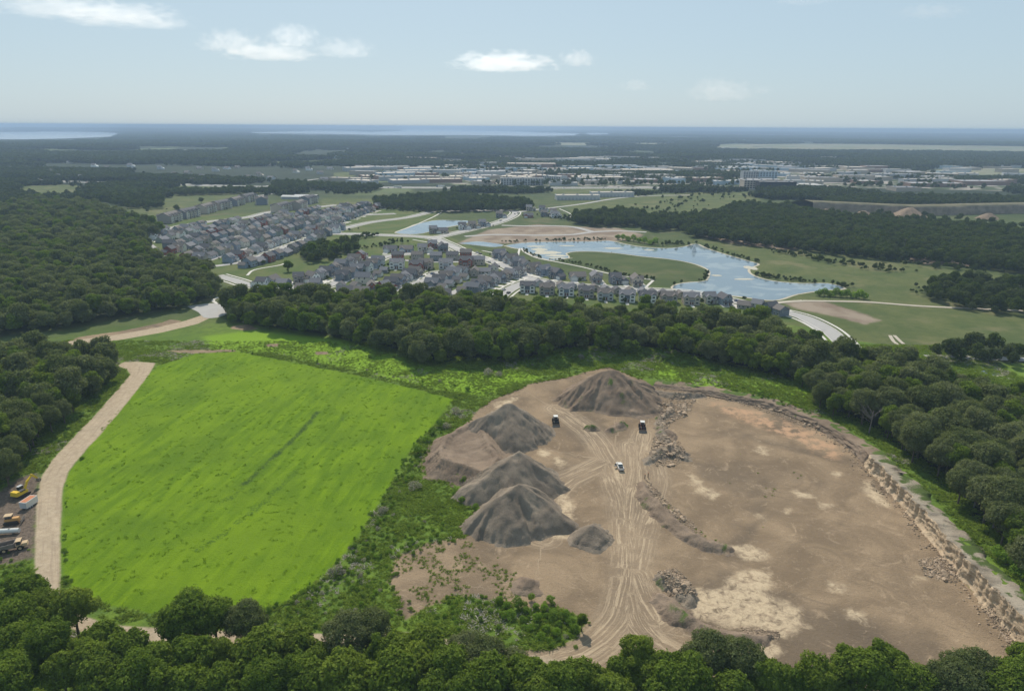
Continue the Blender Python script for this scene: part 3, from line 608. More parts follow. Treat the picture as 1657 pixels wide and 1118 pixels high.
# ------------------------------------------------------------------ scattering of uncounted stuff on points
def scatter(name, pts, rz, scl, idx, protos):
    me = bpy.data.meshes.new(name); me.vertices.add(len(pts)); me.vertices.foreach_set('co', np.asarray(pts, np.float32).ravel())
    a = me.attributes.new('rz', 'FLOAT', 'POINT'); a.data.foreach_set('value', np.asarray(rz, np.float32))
    a = me.attributes.new('sc', 'FLOAT_VECTOR', 'POINT'); a.data.foreach_set('vector', np.asarray(scl, np.float32).ravel())
    a = me.attributes.new('pi', 'INT', 'POINT'); a.data.foreach_set('value', np.asarray(idx, np.int32))
    o = ob(name, me); g = bpy.data.node_groups.new(name, 'GeometryNodeTree')
    g.interface.new_socket('Geometry', in_out='INPUT', socket_type='NodeSocketGeometry'); g.interface.new_socket('Geometry', in_out='OUTPUT', socket_type='NodeSocketGeometry')
    N, L = g.nodes.new, g.links.new; gi, go = N('NodeGroupInput'), N('NodeGroupOutput'); mp = N('GeometryNodeMeshToPoints'); L(gi.outputs[0], mp.inputs[0]); jn = N('GeometryNodeJoinGeometry')
    def at(nm, ty):
        n = N('GeometryNodeInputNamedAttribute'); n.data_type = ty; n.inputs[0].default_value = nm; return n.outputs[0]
    pi, rzs, ss = at('pi', 'INT'), at('rz', 'FLOAT'), at('sc', 'FLOAT_VECTOR'); cb = N('ShaderNodeCombineXYZ'); L(rzs, cb.inputs[2])
    for k, p in enumerate(protos):
        oi = N('GeometryNodeObjectInfo'); oi.inputs['Object'].default_value = p; oi.inputs['As Instance'].default_value = True
        cmp = N('FunctionNodeCompare'); cmp.data_type = 'INT'; cmp.operation = 'EQUAL'; L(pi, cmp.inputs[2]); cmp.inputs[3].default_value = k
        ip = N('GeometryNodeInstanceOnPoints'); L(mp.outputs[0], ip.inputs[0]); L(cmp.outputs[0], ip.inputs[1]); L(oi.outputs['Geometry'], ip.inputs[2]); L(cb.outputs[0], ip.inputs[5]); L(ss, ip.inputs[6]); L(ip.outputs[0], jn.inputs[0])
    L(jn.outputs[0], go.inputs[0]); md = o.modifiers.new('scatter', 'NODES'); md.node_group = g; return o
rub = [o for o in bpy.data.objects if o.name.startswith('boulder')][:5]
rp = []; rs = []
for poly, n, s0, s1, lab in BOULD:
    q = pts_in(poly, n * 22); rp += [(x, y, surf(x, y) - .03) for x, y in q]; rs += list(rng.uniform(.10, .32, len(q)))
q = L = smooth_line(np.column_stack([WXY, WH]), 1.0)
for k in range(900):
    p = L[rng.integers(len(L) - 8)]; w = -abs(rng.normal(0, 1.6)) - 1.2
    i = np.argmin(np.hypot(*(L[:, :2] - p[:2]).T)); tg = L[min(i + 1, len(L) - 1), :2] - L[max(i - 1, 0), :2]; tg /= np.linalg.norm(tg)
    x, y = p[:2] + np.array([-tg[1], tg[0]]) * w; rp.append((x, y, surf(x, y) - .03)); rs.append(rng.uniform(.10, .42))
rs = np.array(rs)[:, None] * rng.uniform(.7, 1.3, (len(rs), 3))
tag(scatter('rubble', rp, rng.uniform(0, 6.3, len(rp)), rs, rng.integers(0, 5, len(rp)), rub), kind='stuff')
# ------------------------------------------------------------------ trees
def leaf_mat(name, stops, trans=.42):
    t = NT(name); oi = t.n('ObjectInfo').outputs['Random']; tint = t.attr('tint')
    c = t.cramp(oi, stops); c = t.mix(tint, t.mix(.5, c, tuple(x * .55 for x in stops[0][1])), t.mix(.35, c, tuple(min(1, x * 1.5) for x in stops[-1][1])))
    d = t.n('BsdfDiffuse', Color=c); tr = t.n('BsdfTranslucent', Color=t.mix(1.0, c, (1.0, 1.05, .55), 'MULTIPLY')); m = t.n('MixShader', Fac=trans); t.set(m.inputs[1], d); t.set(m.inputs[2], tr)
    t.t.links.new(m.outputs[0], t.out.inputs[0]); return t.mat
M['leaf_oak'] = leaf_mat('oak_leaves', [(0, (0.091, 0.120, 0.039)), (.35, (0.120, 0.150, 0.055)), (.7, (0.153, 0.177, 0.078)), (1, (0.195, 0.215, 0.111))])
M['leaf_green'] = leaf_mat('green_leaves', [(0, (0.088, 0.150, 0.026)), (.5, (0.130, 0.195, 0.031)), (1, (0.189, 0.240, 0.039))])
M['leaf_lime'] = leaf_mat('light_leaves', [(0, (.098, .155, .024)), (.5, (.130, .190, .030)), (1, (.175, .230, .038))], .42)
M['leaf_far'] = leaf_mat('far_leaves', [(0, (.034, .050, .024)), (.5, (.048, .066, .032)), (1, (.066, .082, .042))]); M['leaf_far2'] = leaf_mat('far_light_leaves', [(0, (.040, .060, .022)), (.5, (.054, .078, .028)), (1, (.075, .10, .035))])  # shaded side of backlit distant crowns is put into these darker leaf colours
M['leaf_mid'] = leaf_mat('mid_leaves', [(0, (.048, .070, .026)), (.5, (.064, .088, .034)), (1, (.090, .110, .050))]); M['leaf_mid2'] = leaf_mat('mid_light_leaves', [(0, (.055, .085, .024)), (.5, (.075, .108, .030)), (1, (.105, .135, .040))])
M['bark'] = flat('bark', (.10, .08, .06), .95, .1, .35, 3); M['deadwood'] = flat('dead_wood', (.17, .15, .135), .95, .1, .25, 3)
def crown_pts(seed, H, R, zb, nl, n, leaf, flatten=1.0):
    r = np.random.default_rng(seed); hc = (H - zb) / 2; zc = zb + hc
    d = r.normal(size=(nl, 3)); d[:, 2] = np.abs(d[:, 2]) * 1.1 - .55 * r.random(nl); d /= np.linalg.norm(d, axis=1)[:, None]
    lr = R * r.uniform(.20, .42, nl); k = r.uniform(.6, 1.0, nl)
    lc = d * np.stack([(R - lr * .85) * k, (R - lr * .85) * k, np.maximum(hc - lr * .75, .3) * k], -1) + [0, 0, zc]
    lc = np.vstack([lc, [[0, 0, zc]], [[0, 0, zc + hc * .45]]]); lr = np.append(lr, [R * .55, R * .5]); nl += 2; lt = r.random(nl)
    pick = r.choice(nl, n * 3, p=lr ** 2 / (lr ** 2).sum()); u = r.normal(size=(n * 3, 3)); u /= np.linalg.norm(u, axis=1)[:, None]
    p = lc[pick] + u * (lr[pick] * r.uniform(.72, 1.08, n * 3) * (1 + .18 * np.sin(u[:, 0] * 7 + pick) * np.sin(u[:, 1] * 7)))[:, None] * [1, 1, .85 * flatten]
    ins = np.zeros(len(p), bool)
    for j in range(nl): ins |= (np.linalg.norm((p - lc[j]) / [1, 1, .85], axis=1) < lr[j] * .62)
    ok = ~ins & (p[:, 2] > zb * .8); p, u, pick = p[ok][:n], u[ok][:n], pick[ok][:n]
    nm = u + r.normal(size=p.shape) * .55 + [0, 0, .25]; nm /= np.linalg.norm(nm, axis=1)[:, None]
    return p, nm, np.clip(.25 + .5 * lt[pick] + r.normal(0, .22, len(p)), 0, 1), r
def leaf_mesh(name, p, nm, tint, r, leaf, mat):
    n = len(p); a = np.cross(nm, r.normal(size=(n, 3))); a /= np.linalg.norm(a, axis=1)[:, None]; b = np.cross(nm, a)
    s = (leaf * r.uniform(.55, 1.25, n))[:, None]; w = s * r.uniform(.45, .8, (n, 1))
    V = np.stack([p - a * s * .5, p + b * w * .5 + nm * s * .12, p + a * s * .55, p - b * w * .5 + nm * s * .08], 1).reshape(-1, 3)
    me = mesh_np(name, V, np.arange(4 * n).reshape(-1, 4), [mat]); attr(me, 'tint', np.repeat(tint, 4)); return me
def make_crown(seed, H, R, zb, nl, n, leaf, mat):
    p, nm, tint, r = crown_pts(seed, H, R, zb, nl, n, leaf); return leaf_mesh('crown', p, nm, tint, r, leaf, M[mat])
def make_trunk(seed, H, R, mat='bark'):
    r = random.Random(seed); mb = MB(); top = H * .55; pts = [(0, 0, -.4), (r.uniform(-.1, .1), r.uniform(-.1, .1), H * .2), (r.uniform(-.4, .4), r.uniform(-.4, .4), top)]
    mb.tube(pts, H * .026, M[mat], 7, H * .012)
    for k in range(5):
        a = k * 1.257 + r.uniform(-.4, .4); z0 = H * r.uniform(.2, .45); l = R * r.uniform(.5, .8)
        mb.tube([(0, 0, z0), (math.cos(a) * l * .5, math.sin(a) * l * .5, z0 + H * .10), (math.cos(a) * l, math.sin(a) * l, z0 + H * r.uniform(.2, .32))], H * .011, M[mat], 5, H * .003)
    return mb.mesh('trunk')
TV = []   # (kind, height, crown near, crown mid, trunk)
SPEC = [('oak', 14, 6.0, 2.2, 17, 'leaf_oak'), ('oak', 13, 5.2, 2.0, 14, 'leaf_oak'), ('oak', 15, 5.6, 2.5, 18, 'leaf_oak'), ('maple', 13, 4.4, 1.8, 13, 'leaf_green'), ('maple', 15, 4.6, 2.2, 15, 'leaf_green'), ('elm', 12, 5.0, 1.8, 15, 'leaf_green'),
        ('box_elder', 9, 3.8, .9, 11, 'leaf_lime'), ('poplar', 14, 3.4, 1.6, 14, 'leaf_lime')]
for k, (kd, H, R, zb, nl, mt) in enumerate(SPEC):
    TV.append((kd, H, R, make_crown(200 + k, H, R, zb * .6, nl + 16, 13000, .44, mt), make_crown(300 + k, H, R, zb * .25, nl + 12, 4200, .74, mt), make_trunk(400 + k, H, R)))
LOW = [make_crown(500 + k, 12.5, 5.6, .4, 14, 1000, 1.25, m) for k, m in enumerate(['leaf_mid', 'leaf_mid', 'leaf_mid2', 'leaf_mid2'])]
def clump_mesh(seed):
    r = np.random.default_rng(seed); P = []; Nn = []; T = []
    for k in range(34):
        c = r.normal(0, 20, 2); s = r.uniform(.8, 1.25); p, nm, t, _ = crown_pts(seed * 50 + k, 12 * s, 6.5 * s, .3, 4, 60, 3.4); P.append(p + [c[0], c[1], 0]); Nn.append(nm); T.append(np.clip(t * .6 + r.uniform(-.1, .5), 0, 1))
    P, Nn, T = np.vstack(P), np.vstack(Nn), np.concatenate(T); Nn[:, 2] += .5; Nn /= np.linalg.norm(Nn, axis=1)[:, None]; return leaf_mesh('crown', P, Nn, T, r, 5.2, M['leaf_far'] if seed % 2 else M['leaf_far2'])
CLUMP = [clump_mesh(k) for k in (3, 4, 5, 6)]

F_MID = [(362,478),(420,476),(560,474),(700,479),(800,484),(900,498),(1000,499),(1100,505),(1200,514),(1290,540),(1345,560),(1318,612),(1200,584),(1140,570),(1060,558),(960,555),(880,566),(800,572),(740,566),(690,576),(640,556),(560,536),(480,522),(400,512),(362,505)]
F_RIGHT = [(1345,562),(1480,580),(1530,604),(1600,626),(1700,642),(1700,980),(1650,935),(1600,872),(1540,800),(1480,742),(1430,694),(1380,672),(1335,650),(1315,630),(1318,605)]
F_LLOW = [(-60,556),(60,558),(130,568),(186,566),(184,580),(165,612),(132,630),(112,648),(85,676),(55,702),(38,730),(20,756),(-60,780)]
F_LUP = [(-60,345),(60,322),(130,326),(180,340),(250,362),(262,372),(230,380),(250,412),(335,430),(356,452),(352,464),(310,480),(270,488),(180,500),(100,514),(-60,530)]
F_FR = [(930,343),(1000,336),(1060,347),(1150,342),(1200,326),(1280,332),(1330,342),(1430,350),(1660,368),(1720,380),(1720,440),(1660,432),(1560,418),(1400,406),(1300,396),(1200,386),(1120,374),(1100,362),(1060,366),(1030,358),(960,358),(925,352)]
F_FM = [(612,318),(720,311),(860,322),(862,332),(720,337),(600,328)]
F_SM = [[(150,308),(200,304),(265,318),(262,330),(210,330),(155,318)], [(484,398),(512,388),(580,384),(582,394),(520,412),(488,414)], [(1512,546),(1560,543),(1700,556),(1700,575),(1600,572),(1515,562)], [(1510,442),(1560,436),(1700,452),(1700,500),(1600,492),(1520,474),(1495,470)],
        [(1330,318),(1500,312),(1700,318),(1700,326),(1500,325),(1340,328)], [(-20,432),(30,435),(20,470),(-20,470)], [(440,290),(620,298),(610,303),(440,301)], [(180,304),(445,302),(460,306),(300,310),(190,309)]]
WOODS = [F_MID, F_RIGHT, F_LLOW, F_LUP, F_FR, F_FM] + F_SM
wd = np.full(len(GPTS), -30.0)
for w in WOODS: wd = np.maximum(wd, sd_poly(GPTS, GP(w, 5)))
wd = np.minimum(wd, np.where(np.hypot(gx, gy) < 700, 30, 30)); attr(gme, 'wood', wd)
def fill(poly, sp, z=8, jit=.42, r=rng):
    P = GP(poly, z); mn, mx = P.min(0), P.max(0); xs, ys = np.arange(mn[0], mx[0], sp), np.arange(mn[1], mx[1], sp * .9)
    X, Y = np.meshgrid(xs, ys); X = X + (np.arange(len(ys)) % 2 * sp / 2)[:, None]; Q = np.stack([X.ravel(), Y.ravel()], -1); Q += r.uniform(-jit, jit, Q.shape) * sp
    return Q[sd_poly(Q, P, 60) > 0]
TREES = []  # x, y, variant, scale, wood name
def choose(kindw): return int(rng.choice(8, p=np.array(kindw) / sum(kindw)))
for poly, sp, w, nm in ((F_MID, 6.6, [2.5, 2.5, 1.8, 2.4, 1.8, 1.8, 1.3, .6], 'wood before the houses'), (F_RIGHT, 6.6, [3.5, 3.5, 3, 1, .8, 1, .6, .3], 'wood along the rock face'),
                        (F_LLOW, 6.3, [3, 2.5, 2, 1.2, 1, 1.2, 1.0, .2], 'wood beside the gravel lane'), (F_LUP, 7.2, [3, 3, 2, 1.2, 1, 1, .4, .2], 'large wood west of the houses')):
    for x, y in fill(poly, sp):
        TREES.append((x, y, choose(w), rng.choice([rng.uniform(.65, 1.0), rng.uniform(.95, 1.38)]), nm))
# trees along the bottom edge
BOT = [(1010,1092,6,1,0),(1115,1098,5,1,0),(1235,1092,6,1,0),(1320,1096,4,.9,0),(1375,1075,6,.9,0),(1440,1072,6,1,0),(1490,1108,5,.9,0),(1545,1104,0,.9,0),(1585,1088,0,.9,0),(1650,1100,5,1,0),(935,1098,6,1,0),(1200,1066,0,.9,0),(1125,1072,0,.8,0),(-10,985,5,1,0),(30,1000,5,1,0),(70,985,6,1.1,0),(118,985,5,1,0),(20,1040,5,1.1,0),(75,1045,4,1,0),(160,1042,6,1.1,0),(300,1000,5,1.15,0),(345,998,5,1.1,0),(395,1005,0,.85,0),
       (250,1075,6,1.1,0),(310,1065,6,1.15,0),(360,1060,3,.9,0),(420,1062,6,1.1,0),(30,1085,4,1.1,0),(100,1090,3,1.1,0),(170,1095,6,1,0),(225,1105,4,1,0),(300,1110,6,1,0),(365,1105,6,1.1,0),(430,1100,4,1.1,0),(475,1050,6,1.1,0),(480,1090,4,.95,0),
       (520,1070,6,1,0),(560,1030,0,.85,0),(600,1018,1,.9,0),(560,1095,6,1.1,0),(615,1060,7,.85,0),(650,1055,6,1.2,0),(690,1055,6,1.1,0),(640,1100,6,1.1,0),(720,1080,6,1.1,0),(755,1050,0,.85,0),(785,1060,1,.85,0),(765,1080,0,.8,0),(700,1115,5,1,0),(790,1105,6,1.1,0),
       (850,1095,6,1.1,0),(830,1075,1,.75,0),(905,1105,6,1,0),(960,1100,4,.75,0),(1030,1062,4,.95,0),(1050,1090,5,.95,0),(1085,1090,6,.9,0),(1150,1060,0,.85,0),(1180,1075,1,.85,0),(1215,1090,5,.9,0),(1260,1100,6,.85,0),(1300,1108,3,.8,0),(1420,1070,7,.85,0),(1395,1090,6,1,0),(1350,1105,6,.8,0),
       (1455,1100,6,.9,0),(1560,1095,0,.8,0),(1600,1105,1,.8,0),(1640,1085,7,.75,0),(1665,1065,6,.9,0),(1520,1115,6,.7,0),(1620,1118,6,1,0),(1090,1118,6,1,0),(1180,1118,6,.9,0),(990,1120,6,.9,0),(60,1020,6,1,0),(150,1070,5,1,0),(210,1060,6,1.1,0),
       (40,960,6,1,0),(10,1020,6,1,0),(500,1110,6,1,0),(5,1110,4,1,0),(670,1085,5,1,0),(880,1118,6,1,0),(570,1115,3,1,0),(860,1120,5,.9,0),(750,1118,6,1,0)]
for px, py, v, s, _ in BOT:
    s *= rng.uniform(.95, 1.25) if v != 6 else rng.uniform(1.15, 1.6); H = SPEC[v][1] * s; x, y = G(px, py, H * .6); TREES.append((x, y, v, s, 'belt along the bottom edge'))
for px, py, v, s in [(677,562,5,.7),(505,404,3,1.35),(540,402,5,1.25),(466,430,6,1.15),(560,398,5,.9),(690,580,6,.8),(942,1005,7,.42),(1180,575,6,.5),(1160,565,5,.6)]:
    x, y = G(px, py, SPEC[v][1] * s * .5); TREES.append((x, y, v, s, 'standing apart from the woods'))
TX = np.array([(a, b) for a, b, *_ in TREES]); TD = np.hypot(TX[:, 0], TX[:, 1]); TVIS = in_view(TX[:, 0], TX[:, 1], 8, 70)
keep = np.where(TVIS)[0]; keep = keep[np.argsort(TD[keep])]
# the woods' own visible edge shows largest: keep trees facing the open ground first
edge = np.zeros(len(TREES), bool)
for i in keep:
    if TREES[i][4] == 'standing apart from the woods': edge[i] = True
order = sorted(keep, key=lambda i: (0 if edge[i] or TREES[i][4].startswith('belt') else 1, TD[i]))
IND, REST = order[:300], order[300:]
TZ = height(TX[:, 0], TX[:, 1])
SHADE = {'leaf_oak': 'dark grey-green', 'leaf_green': 'mid green', 'leaf_lime': 'light green'}; SHAPE = ['broad oak', 'round oak', 'tall oak', 'narrow maple', 'tall maple', 'spreading elm', 'bushy box elder', 'slender poplar']
CROWNS_NEAR, CROWNS_MID = [None] * 8, [None] * 8
def anchor(px, py):
    """name of a findable thing near this spot of the picture"""
    A = [((75,960),'where the gravel lane ends'),((250,1000),'below the near field corner'),((330,985),'under the lower field edge'),((470,1010),'below the weedy slope'),((600,1020),'beside the pale dirt lane gap'),((760,1050),'below the quarry thicket'),((930,1080),'beside the bend of the haul road'),((1030,1060),'before the haul road end'),((1160,1060),'before the lower dirt bank'),((1300,1100),'before the pale sandy floor'),((1420,1065),'before the quarry floor'),((1630,1080),'below the corner of the rock face'),((100,1100),'at the bottom left corner'),((400,1100),'at the bottom under the field'),((650,1100),'under the dirt lane gap')]
    return min(A, key=lambda a: (a[0][0] - px) ** 2 + 3 * (a[0][1] - py) ** 2)[1]
def nth(k):
    u = 'zeroth first second third fourth fifth sixth seventh eighth ninth tenth eleventh twelfth thirteenth fourteenth fifteenth sixteenth seventeenth eighteenth nineteenth'.split(); t_ = ['', '', 'twent', 'thirt', 'fort', 'fift', 'sixt', 'sevent', 'eight', 'ninet']
    return u[k] if k < 20 else t_[k // 10] + ('ieth' if k % 10 == 0 else 'y-' + u[k % 10])
TL = {}
for i in IND:
    x, y, v, s, nm = TREES[i]; kd, H, R, cn, cm, tk = TV[v]; near = TD[i] < 330
    e = ob('tree', None, loc=(x, y, TZ[i]), rz=rng.uniform(0, 6.3), sc=s * 1.0); e.empty_display_size = .1
    ob('trunk', tk, e); c = ob('crown', cn if near else cm, e)
    if CROWNS_NEAR[v] is None and near: CROWNS_NEAR[v] = c
    if CROWNS_MID[v] is None and not near: CROWNS_MID[v] = c
    px, py = proj(x, y, TZ[i] + H * s * .6)
    where = anchor(px, py) if nm.startswith('belt') else 'standing apart from the woods' if nm.startswith('stand') else 'in the ' + nm
    tag(e, f"{SHADE[SPEC[v][5]]} {SHAPE[v]} {where}", 'tree', 'trees: ' + nm); TL.setdefault(e['label'], []).append((float(px), e))
for lab_, lst in TL.items():
    if len(lst) > 1:
        for k, (_, o_) in enumerate(sorted(lst, key=lambda q: q[0])): o_['label'] = f'{nth(k + 1)} from left, {lab_}'
for v in range(8):
    if CROWNS_NEAR[v] is None: CROWNS_NEAR[v] = CROWNS_MID[v]
    if CROWNS_MID[v] is None:        # this shape only stands near: let a standing tree of it carry the lighter crown
        CROWNS_MID[v] = CROWNS_NEAR[v]
P3 = [(TREES[i][0], TREES[i][1], TZ[i] - .3) for i in REST]; S3 = np.array([TREES[i][3] for i in REST])[:, None] * rng.uniform(.88, 1.12, (len(REST), 3)); I3 = [TREES[i][2] + (0 if TD[i] < 300 else 8) for i in REST]
tag(scatter('woodland', P3, rng.uniform(0, 6.3, len(REST)), S3, I3, CROWNS_NEAR + CROWNS_MID), 'closed canopy of the woods around the quarry and field', 'woodland', kind='stuff')
# farther woods: simpler crowns, one mass each
LP = [ob('tree', None) for _ in range(4)]; LPC = []
for k, (px, py) in enumerate([(326,330),(302,350),(287,343),(1125,362)]):
    x, y = G(px, py); LP[k].location = (x, y, 0); LP[k].scale = (.9,) * 3; LPC.append(ob('crown', LOW[k], LP[k])); ob('trunk', TV[k][5], LP[k])
    tag(LP[k], ['round dark tree alone in the pasture behind the apartments', 'dark tree beside the road by the apartments', 'green tree alone in the left pasture', 'green tree alone before the far wood'][k], 'tree', 'lone trees in the far pasture')
FT = [];
for poly, sp in ((F_FR, 8.2), (F_FM, 9)): FT += [(x, y, rng.integers(0, 4), rng.uniform(.75, 1.2)) for x, y in fill(poly, sp)]
for poly in F_SM: FT += [(x, y, rng.integers(0, 4), rng.uniform(.55, 1.05)) for x, y in fill(poly, 8.5)]
FT = np.array(FT); FT = FT[in_view(FT[:, 0], FT[:, 1], 5, 60)]
tag(scatter('far_woodland', np.column_stack([FT[:, :2], np.full(len(FT), -.4)]), rng.uniform(0, 6.3, len(FT)), FT[:, 3:4] * rng.uniform(.85, 1.15, (len(FT), 3)), FT[:, 2].astype(int), LPC), 'dark woods beyond the ponds and houses', 'woodland', kind='stuff')
# ------------------------------------------------------------------ streets, paths
M['asphalt'] = flat('street_concrete', (.34, .33, .32), .9, .2, .14, .15); M['highway'] = flat('highway_concrete', (.40, .39, .37), .9, .2, .12, .05); M['walk'] = flat('sidewalk', (.52, .50, .46), .9, .2, .12, .3)
M['lane'] = flat('gravel_lane', (.40, .36, .30), .95, .1, .18, .2); M['verge'] = flat('verge_grass', (.11, .15, .05), .95, .1, .3, .3)
def strip(name, pts, w, z, mat, kind='structure', step=5, off=0.0, zend=None):
    L = smooth_line(pts, step); d = np.gradient(L, axis=0); d /= np.linalg.norm(d, axis=1)[:, None] + 1e-9; n = np.stack([-d[:, 1], d[:, 0]], -1); k = len(L)
    V = np.vstack([np.column_stack([L + n * (off + w / 2), np.full(k, z)]), np.column_stack([L + n * (off - w / 2), np.full(k, z)])])
    F = np.array([(i, i + k, i + k + 1, i + 1) for i in range(k - 1)]); me = mesh_np(name, V, F, [mat]); return tag(ob(name, me), kind=kind)
zz = [.05]
def street(px, w=9.0, walk=True, mat='asphalt', name='street'):
    zz[0] += .004; P = GP(px); strip(name, P, w, zz[0] + .05, M[mat])
    if walk:
        for s in (-1, 1): strip('kerb', P, .5, zz[0] + .16, M['walk'], off=s * (w / 2 + .2)); strip('sidewalk', P, 1.7, zz[0] + .10, M['walk'], off=s * (w / 2 + 3.2))
MAIN = [(540,378),(600,380),(690,384),(722,394),(760,412),(800,424),(832,438),(862,452),(930,462),(1060,470),(1120,474),(1185,487),(1232,498),(1292,511),(1332,529),(1356,548),(1372,566)]
STREETS = [(MAIN, 10, 1), ([(700,386),(760,372),(800,362),(826,352),(834,344),(822,341),(780,341),(714,342)], 9, 1), ([(834,344),(880,338),(937,331),(1000,321),(1056,317),(1120,316)], 8, 0),
           ([(352,446),(380,454),(412,463),(470,466),(540,474),(610,474)], 9, 1), ([(500,470),(532,462),(557,451),(598,428),(623,416),(650,412),(672,410)], 8.5, 1), ([(640,470),(668,460),(692,452),(706,442),(740,440),(790,442)], 8.5, 1),
           ([(726,478),(750,466),(782,452),(800,446)], 7, 0), ([(798,494),(810,480),(826,468),(846,459),(866,453)], 9.5, 1), ([(650,421),(690,424),(740,424),(780,424)], 6, 0),
           ([(390,425),(440,408),(489,391),(530,379),(557,370),(600,360),(660,352),(700,342)], 8, 1), ([(236,393),(270,372),(330,360),(400,352),(440,343),(500,337),(545,332)], 9, 1), ([(190,366),(236,362),(270,354),(300,346),(345,334),(390,322),(440,314),(480,310)], 8, 0),
           ([(262,412),(300,402),(350,388),(420,372),(500,358),(560,350),(640,346)], 7.5, 1), ([(236,393),(262,412),(290,424),(330,432),(390,425)], 8, 0), ([(330,424),(380,408),(440,392),(500,376)], 7, 0), ([(1046,376),(1000,374),(957,376),(925,380),(870,381),(800,380),(752,383)], 8, 0), ([(957,375),(930,368),(901,366),(850,366),(812,365)], 8, 0),
           ([(1500,578),(1560,578),(1657,582),(1720,586)], 7, 0), ([(1292,512),(1330,535)], 6, 0)]
for px, w, wk in STREETS: street(px, w, bool(wk))
strip('cul_de_sac', np.array([G(330,496), G(350,500)]), 0.1, .02, M['asphalt'])
sheet('cul_de_sac', GP([(302,496),(330,492),(356,491),(372,495),(372,505),(352,514),(330,514),(322,506),(310,500)]), .10, M['asphalt'], jit=.4)
for px in ([(352,492),(345,486),(360,479),(372,476)], [(400,446),(412,437),(450,430),(460,427)], [(838,414),(842,402),(850,409),(870,418),(900,424),(940,432),(990,444),(1030,450),(1056,453)], [(1042,468),(1057,454)], [(668,388),(740,402),(800,420)], [(714,344),(700,352),(668,366),(640,376)], [(905,338),(925,348),(915,354)], [(780,406),(806,410),(818,404)]):
    zz[0] += .004; strip('footpath', GP(px), 2.2, zz[0] + .05, M['walk'], step=3)
for px, w in (([(1300,487),(1400,489),(1480,495),(1560,499),(1657,503),(1720,505)], 4), ([(1225,497),(1260,490),(1300,487)], 5), ([(1440,543),(1446,553),(1456,560)], 2), ([(1447,543),(1456,552),(1462,557)], 2), ([(1130,382),(1200,388),(1290,400),(1400,412)], 3)):
    zz[0] += .004; strip('dirt_lane', GP(px), w, zz[0] + .05, M['lane'])
HWY = [(-40,290),(30,292),(130,295),(230,297),(320,300),(400,302.5),(520,303.5),(640,304),(760,304.5),(900,304.5),(1000,304.5),(1100,304.5),(1230,306)]
for k, off in enumerate((-11, 11)): strip('highway', GP(HWY), 13, .35 + .01 * k, M['highway'], step=25, off=off)
zz[0] += .02; strip('highway_ramp', GP([(430,302),(470,297),(500,292),(516,290)]), 9, zz[0] + .3, M['highway'], step=15)
# ------------------------------------------------------------------ houses
WALLC = {'pale grey': (.42, .43, .44), 'white': (.66, .66, .65), 'blue-grey': (.23, .27, .33), 'tan': (.40, .35, .29), 'slate': (.15, .17, .20), 'brick red': (.23, .075, .06), 'cream': (.52, .49, .43), 'sage': (.27, .30, .27), 'taupe': (.29, .26, .235)}
for k, v in WALLC.items(): M['siding ' + k] = flat('siding ' + k, tuple(min(.8, q * 1.12) for q in v), .75, .3, .08, 2)
ROOFC = {'charcoal': (.10, .10, .11), 'brown-grey': (.15, .135, .128), 'grey': (.17, .17, .185)}
for k, v in ROOFC.items(): M['roof ' + k] = flat('shingles ' + k, v, .9, .25, .22, 1.2)
M['trim'] = flat('white_trim', (.72, .72, .70), .6, .3, .05); M['gdoor'] = flat('garage_door', (.68, .67, .64), .6, .3, .05); M['doorp'] = flat('front_door', (.16, .05, .04), .5, .4); M['stone'] = flat('foundation', (.30, .28, .26), .9, .2)
t = NT('window_glass'); t.bsdf((.03, .04, .05), .08, .6); M['glass'] = t.mat
def gable_roof(mb, x0, x1, y0, y1, z, pitch, mat, axis='x', ov=.45, th=.22, wallmat=None):
    """two slabs meeting on a ridge, and the wall triangles beneath"""
    if axis == 'x':
        yc, r = (y0 + y1) / 2, (y1 - y0) / 2; h = r * pitch; a, b = x0 - ov, x1 + ov
        prof = [(y0 - ov, z - ov * pitch), (yc, z + h), (y1 + ov, z - ov * pitch), (y1 + ov, z - ov * pitch + th), (yc, z + h + th), (y0 - ov, z - ov * pitch + th)]
        mb.extr(prof[::-1], a, b, mat, 'x')
        if wallmat: mb.extr([(y0, z), (y1, z), (yc, z + h - .01)], x0, x1, wallmat, 'x')
    else:
        xc, r = (x0 + x1) / 2, (x1 - x0) / 2; h = r * pitch; a, b = y0 - ov, y1 + ov
        prof = [(x0 - ov, z - ov * pitch), (xc, z + h), (x1 + ov, z - ov * pitch), (x1 + ov, z - ov * pitch + th), (xc, z + h + th), (x0 - ov, z - ov * pitch + th)]
        mb.extr(prof, a, b, mat, 'y')
        if wallmat: mb.extr([(x0, z), (x1, z), (xc, z + h - .01)][::-1], y0, y1, wallmat, 'y')
def win_mesh(w, h, face):
    mb = MB(); d = .06
    mb.box(-w / 2 - .12, w / 2 + .12, -d, .02, -h / 2 - .12, h / 2 + .12, M['trim']); mb.box(-w / 2, w / 2, -d - .02, -d, -h / 2, h / 2, M['glass']); mb.box(-.03, .03, -d - .035, -d - .01, -h / 2, h / 2, M['trim']); return mb.mesh('window')
WIN = win_mesh(1.1, 1.5, 0); WIN2 = win_mesh(1.9, 1.5, 0)
def door_mesh():
    mb = MB(); mb.box(-.6, .6, -.06, .02, 0, 2.25, M['trim']); mb.box(-.48, .48, -.10, -.04, 0, 2.1, M['doorp']); return mb.mesh('door')
DOOR = door_mesh()
def gdoor_mesh():
    mb = MB(); mb.box(-2.5, 2.5, -.05, .02, 0, 2.4, M['trim'])
    for k in range(4): mb.box(-2.35, 2.35, -.10, -.04, .05 + k * .56, .56 + k * .56, M['gdoor'])
    return mb.mesh('garage_door')
GDOOR = gdoor_mesh()
CACHE = {}
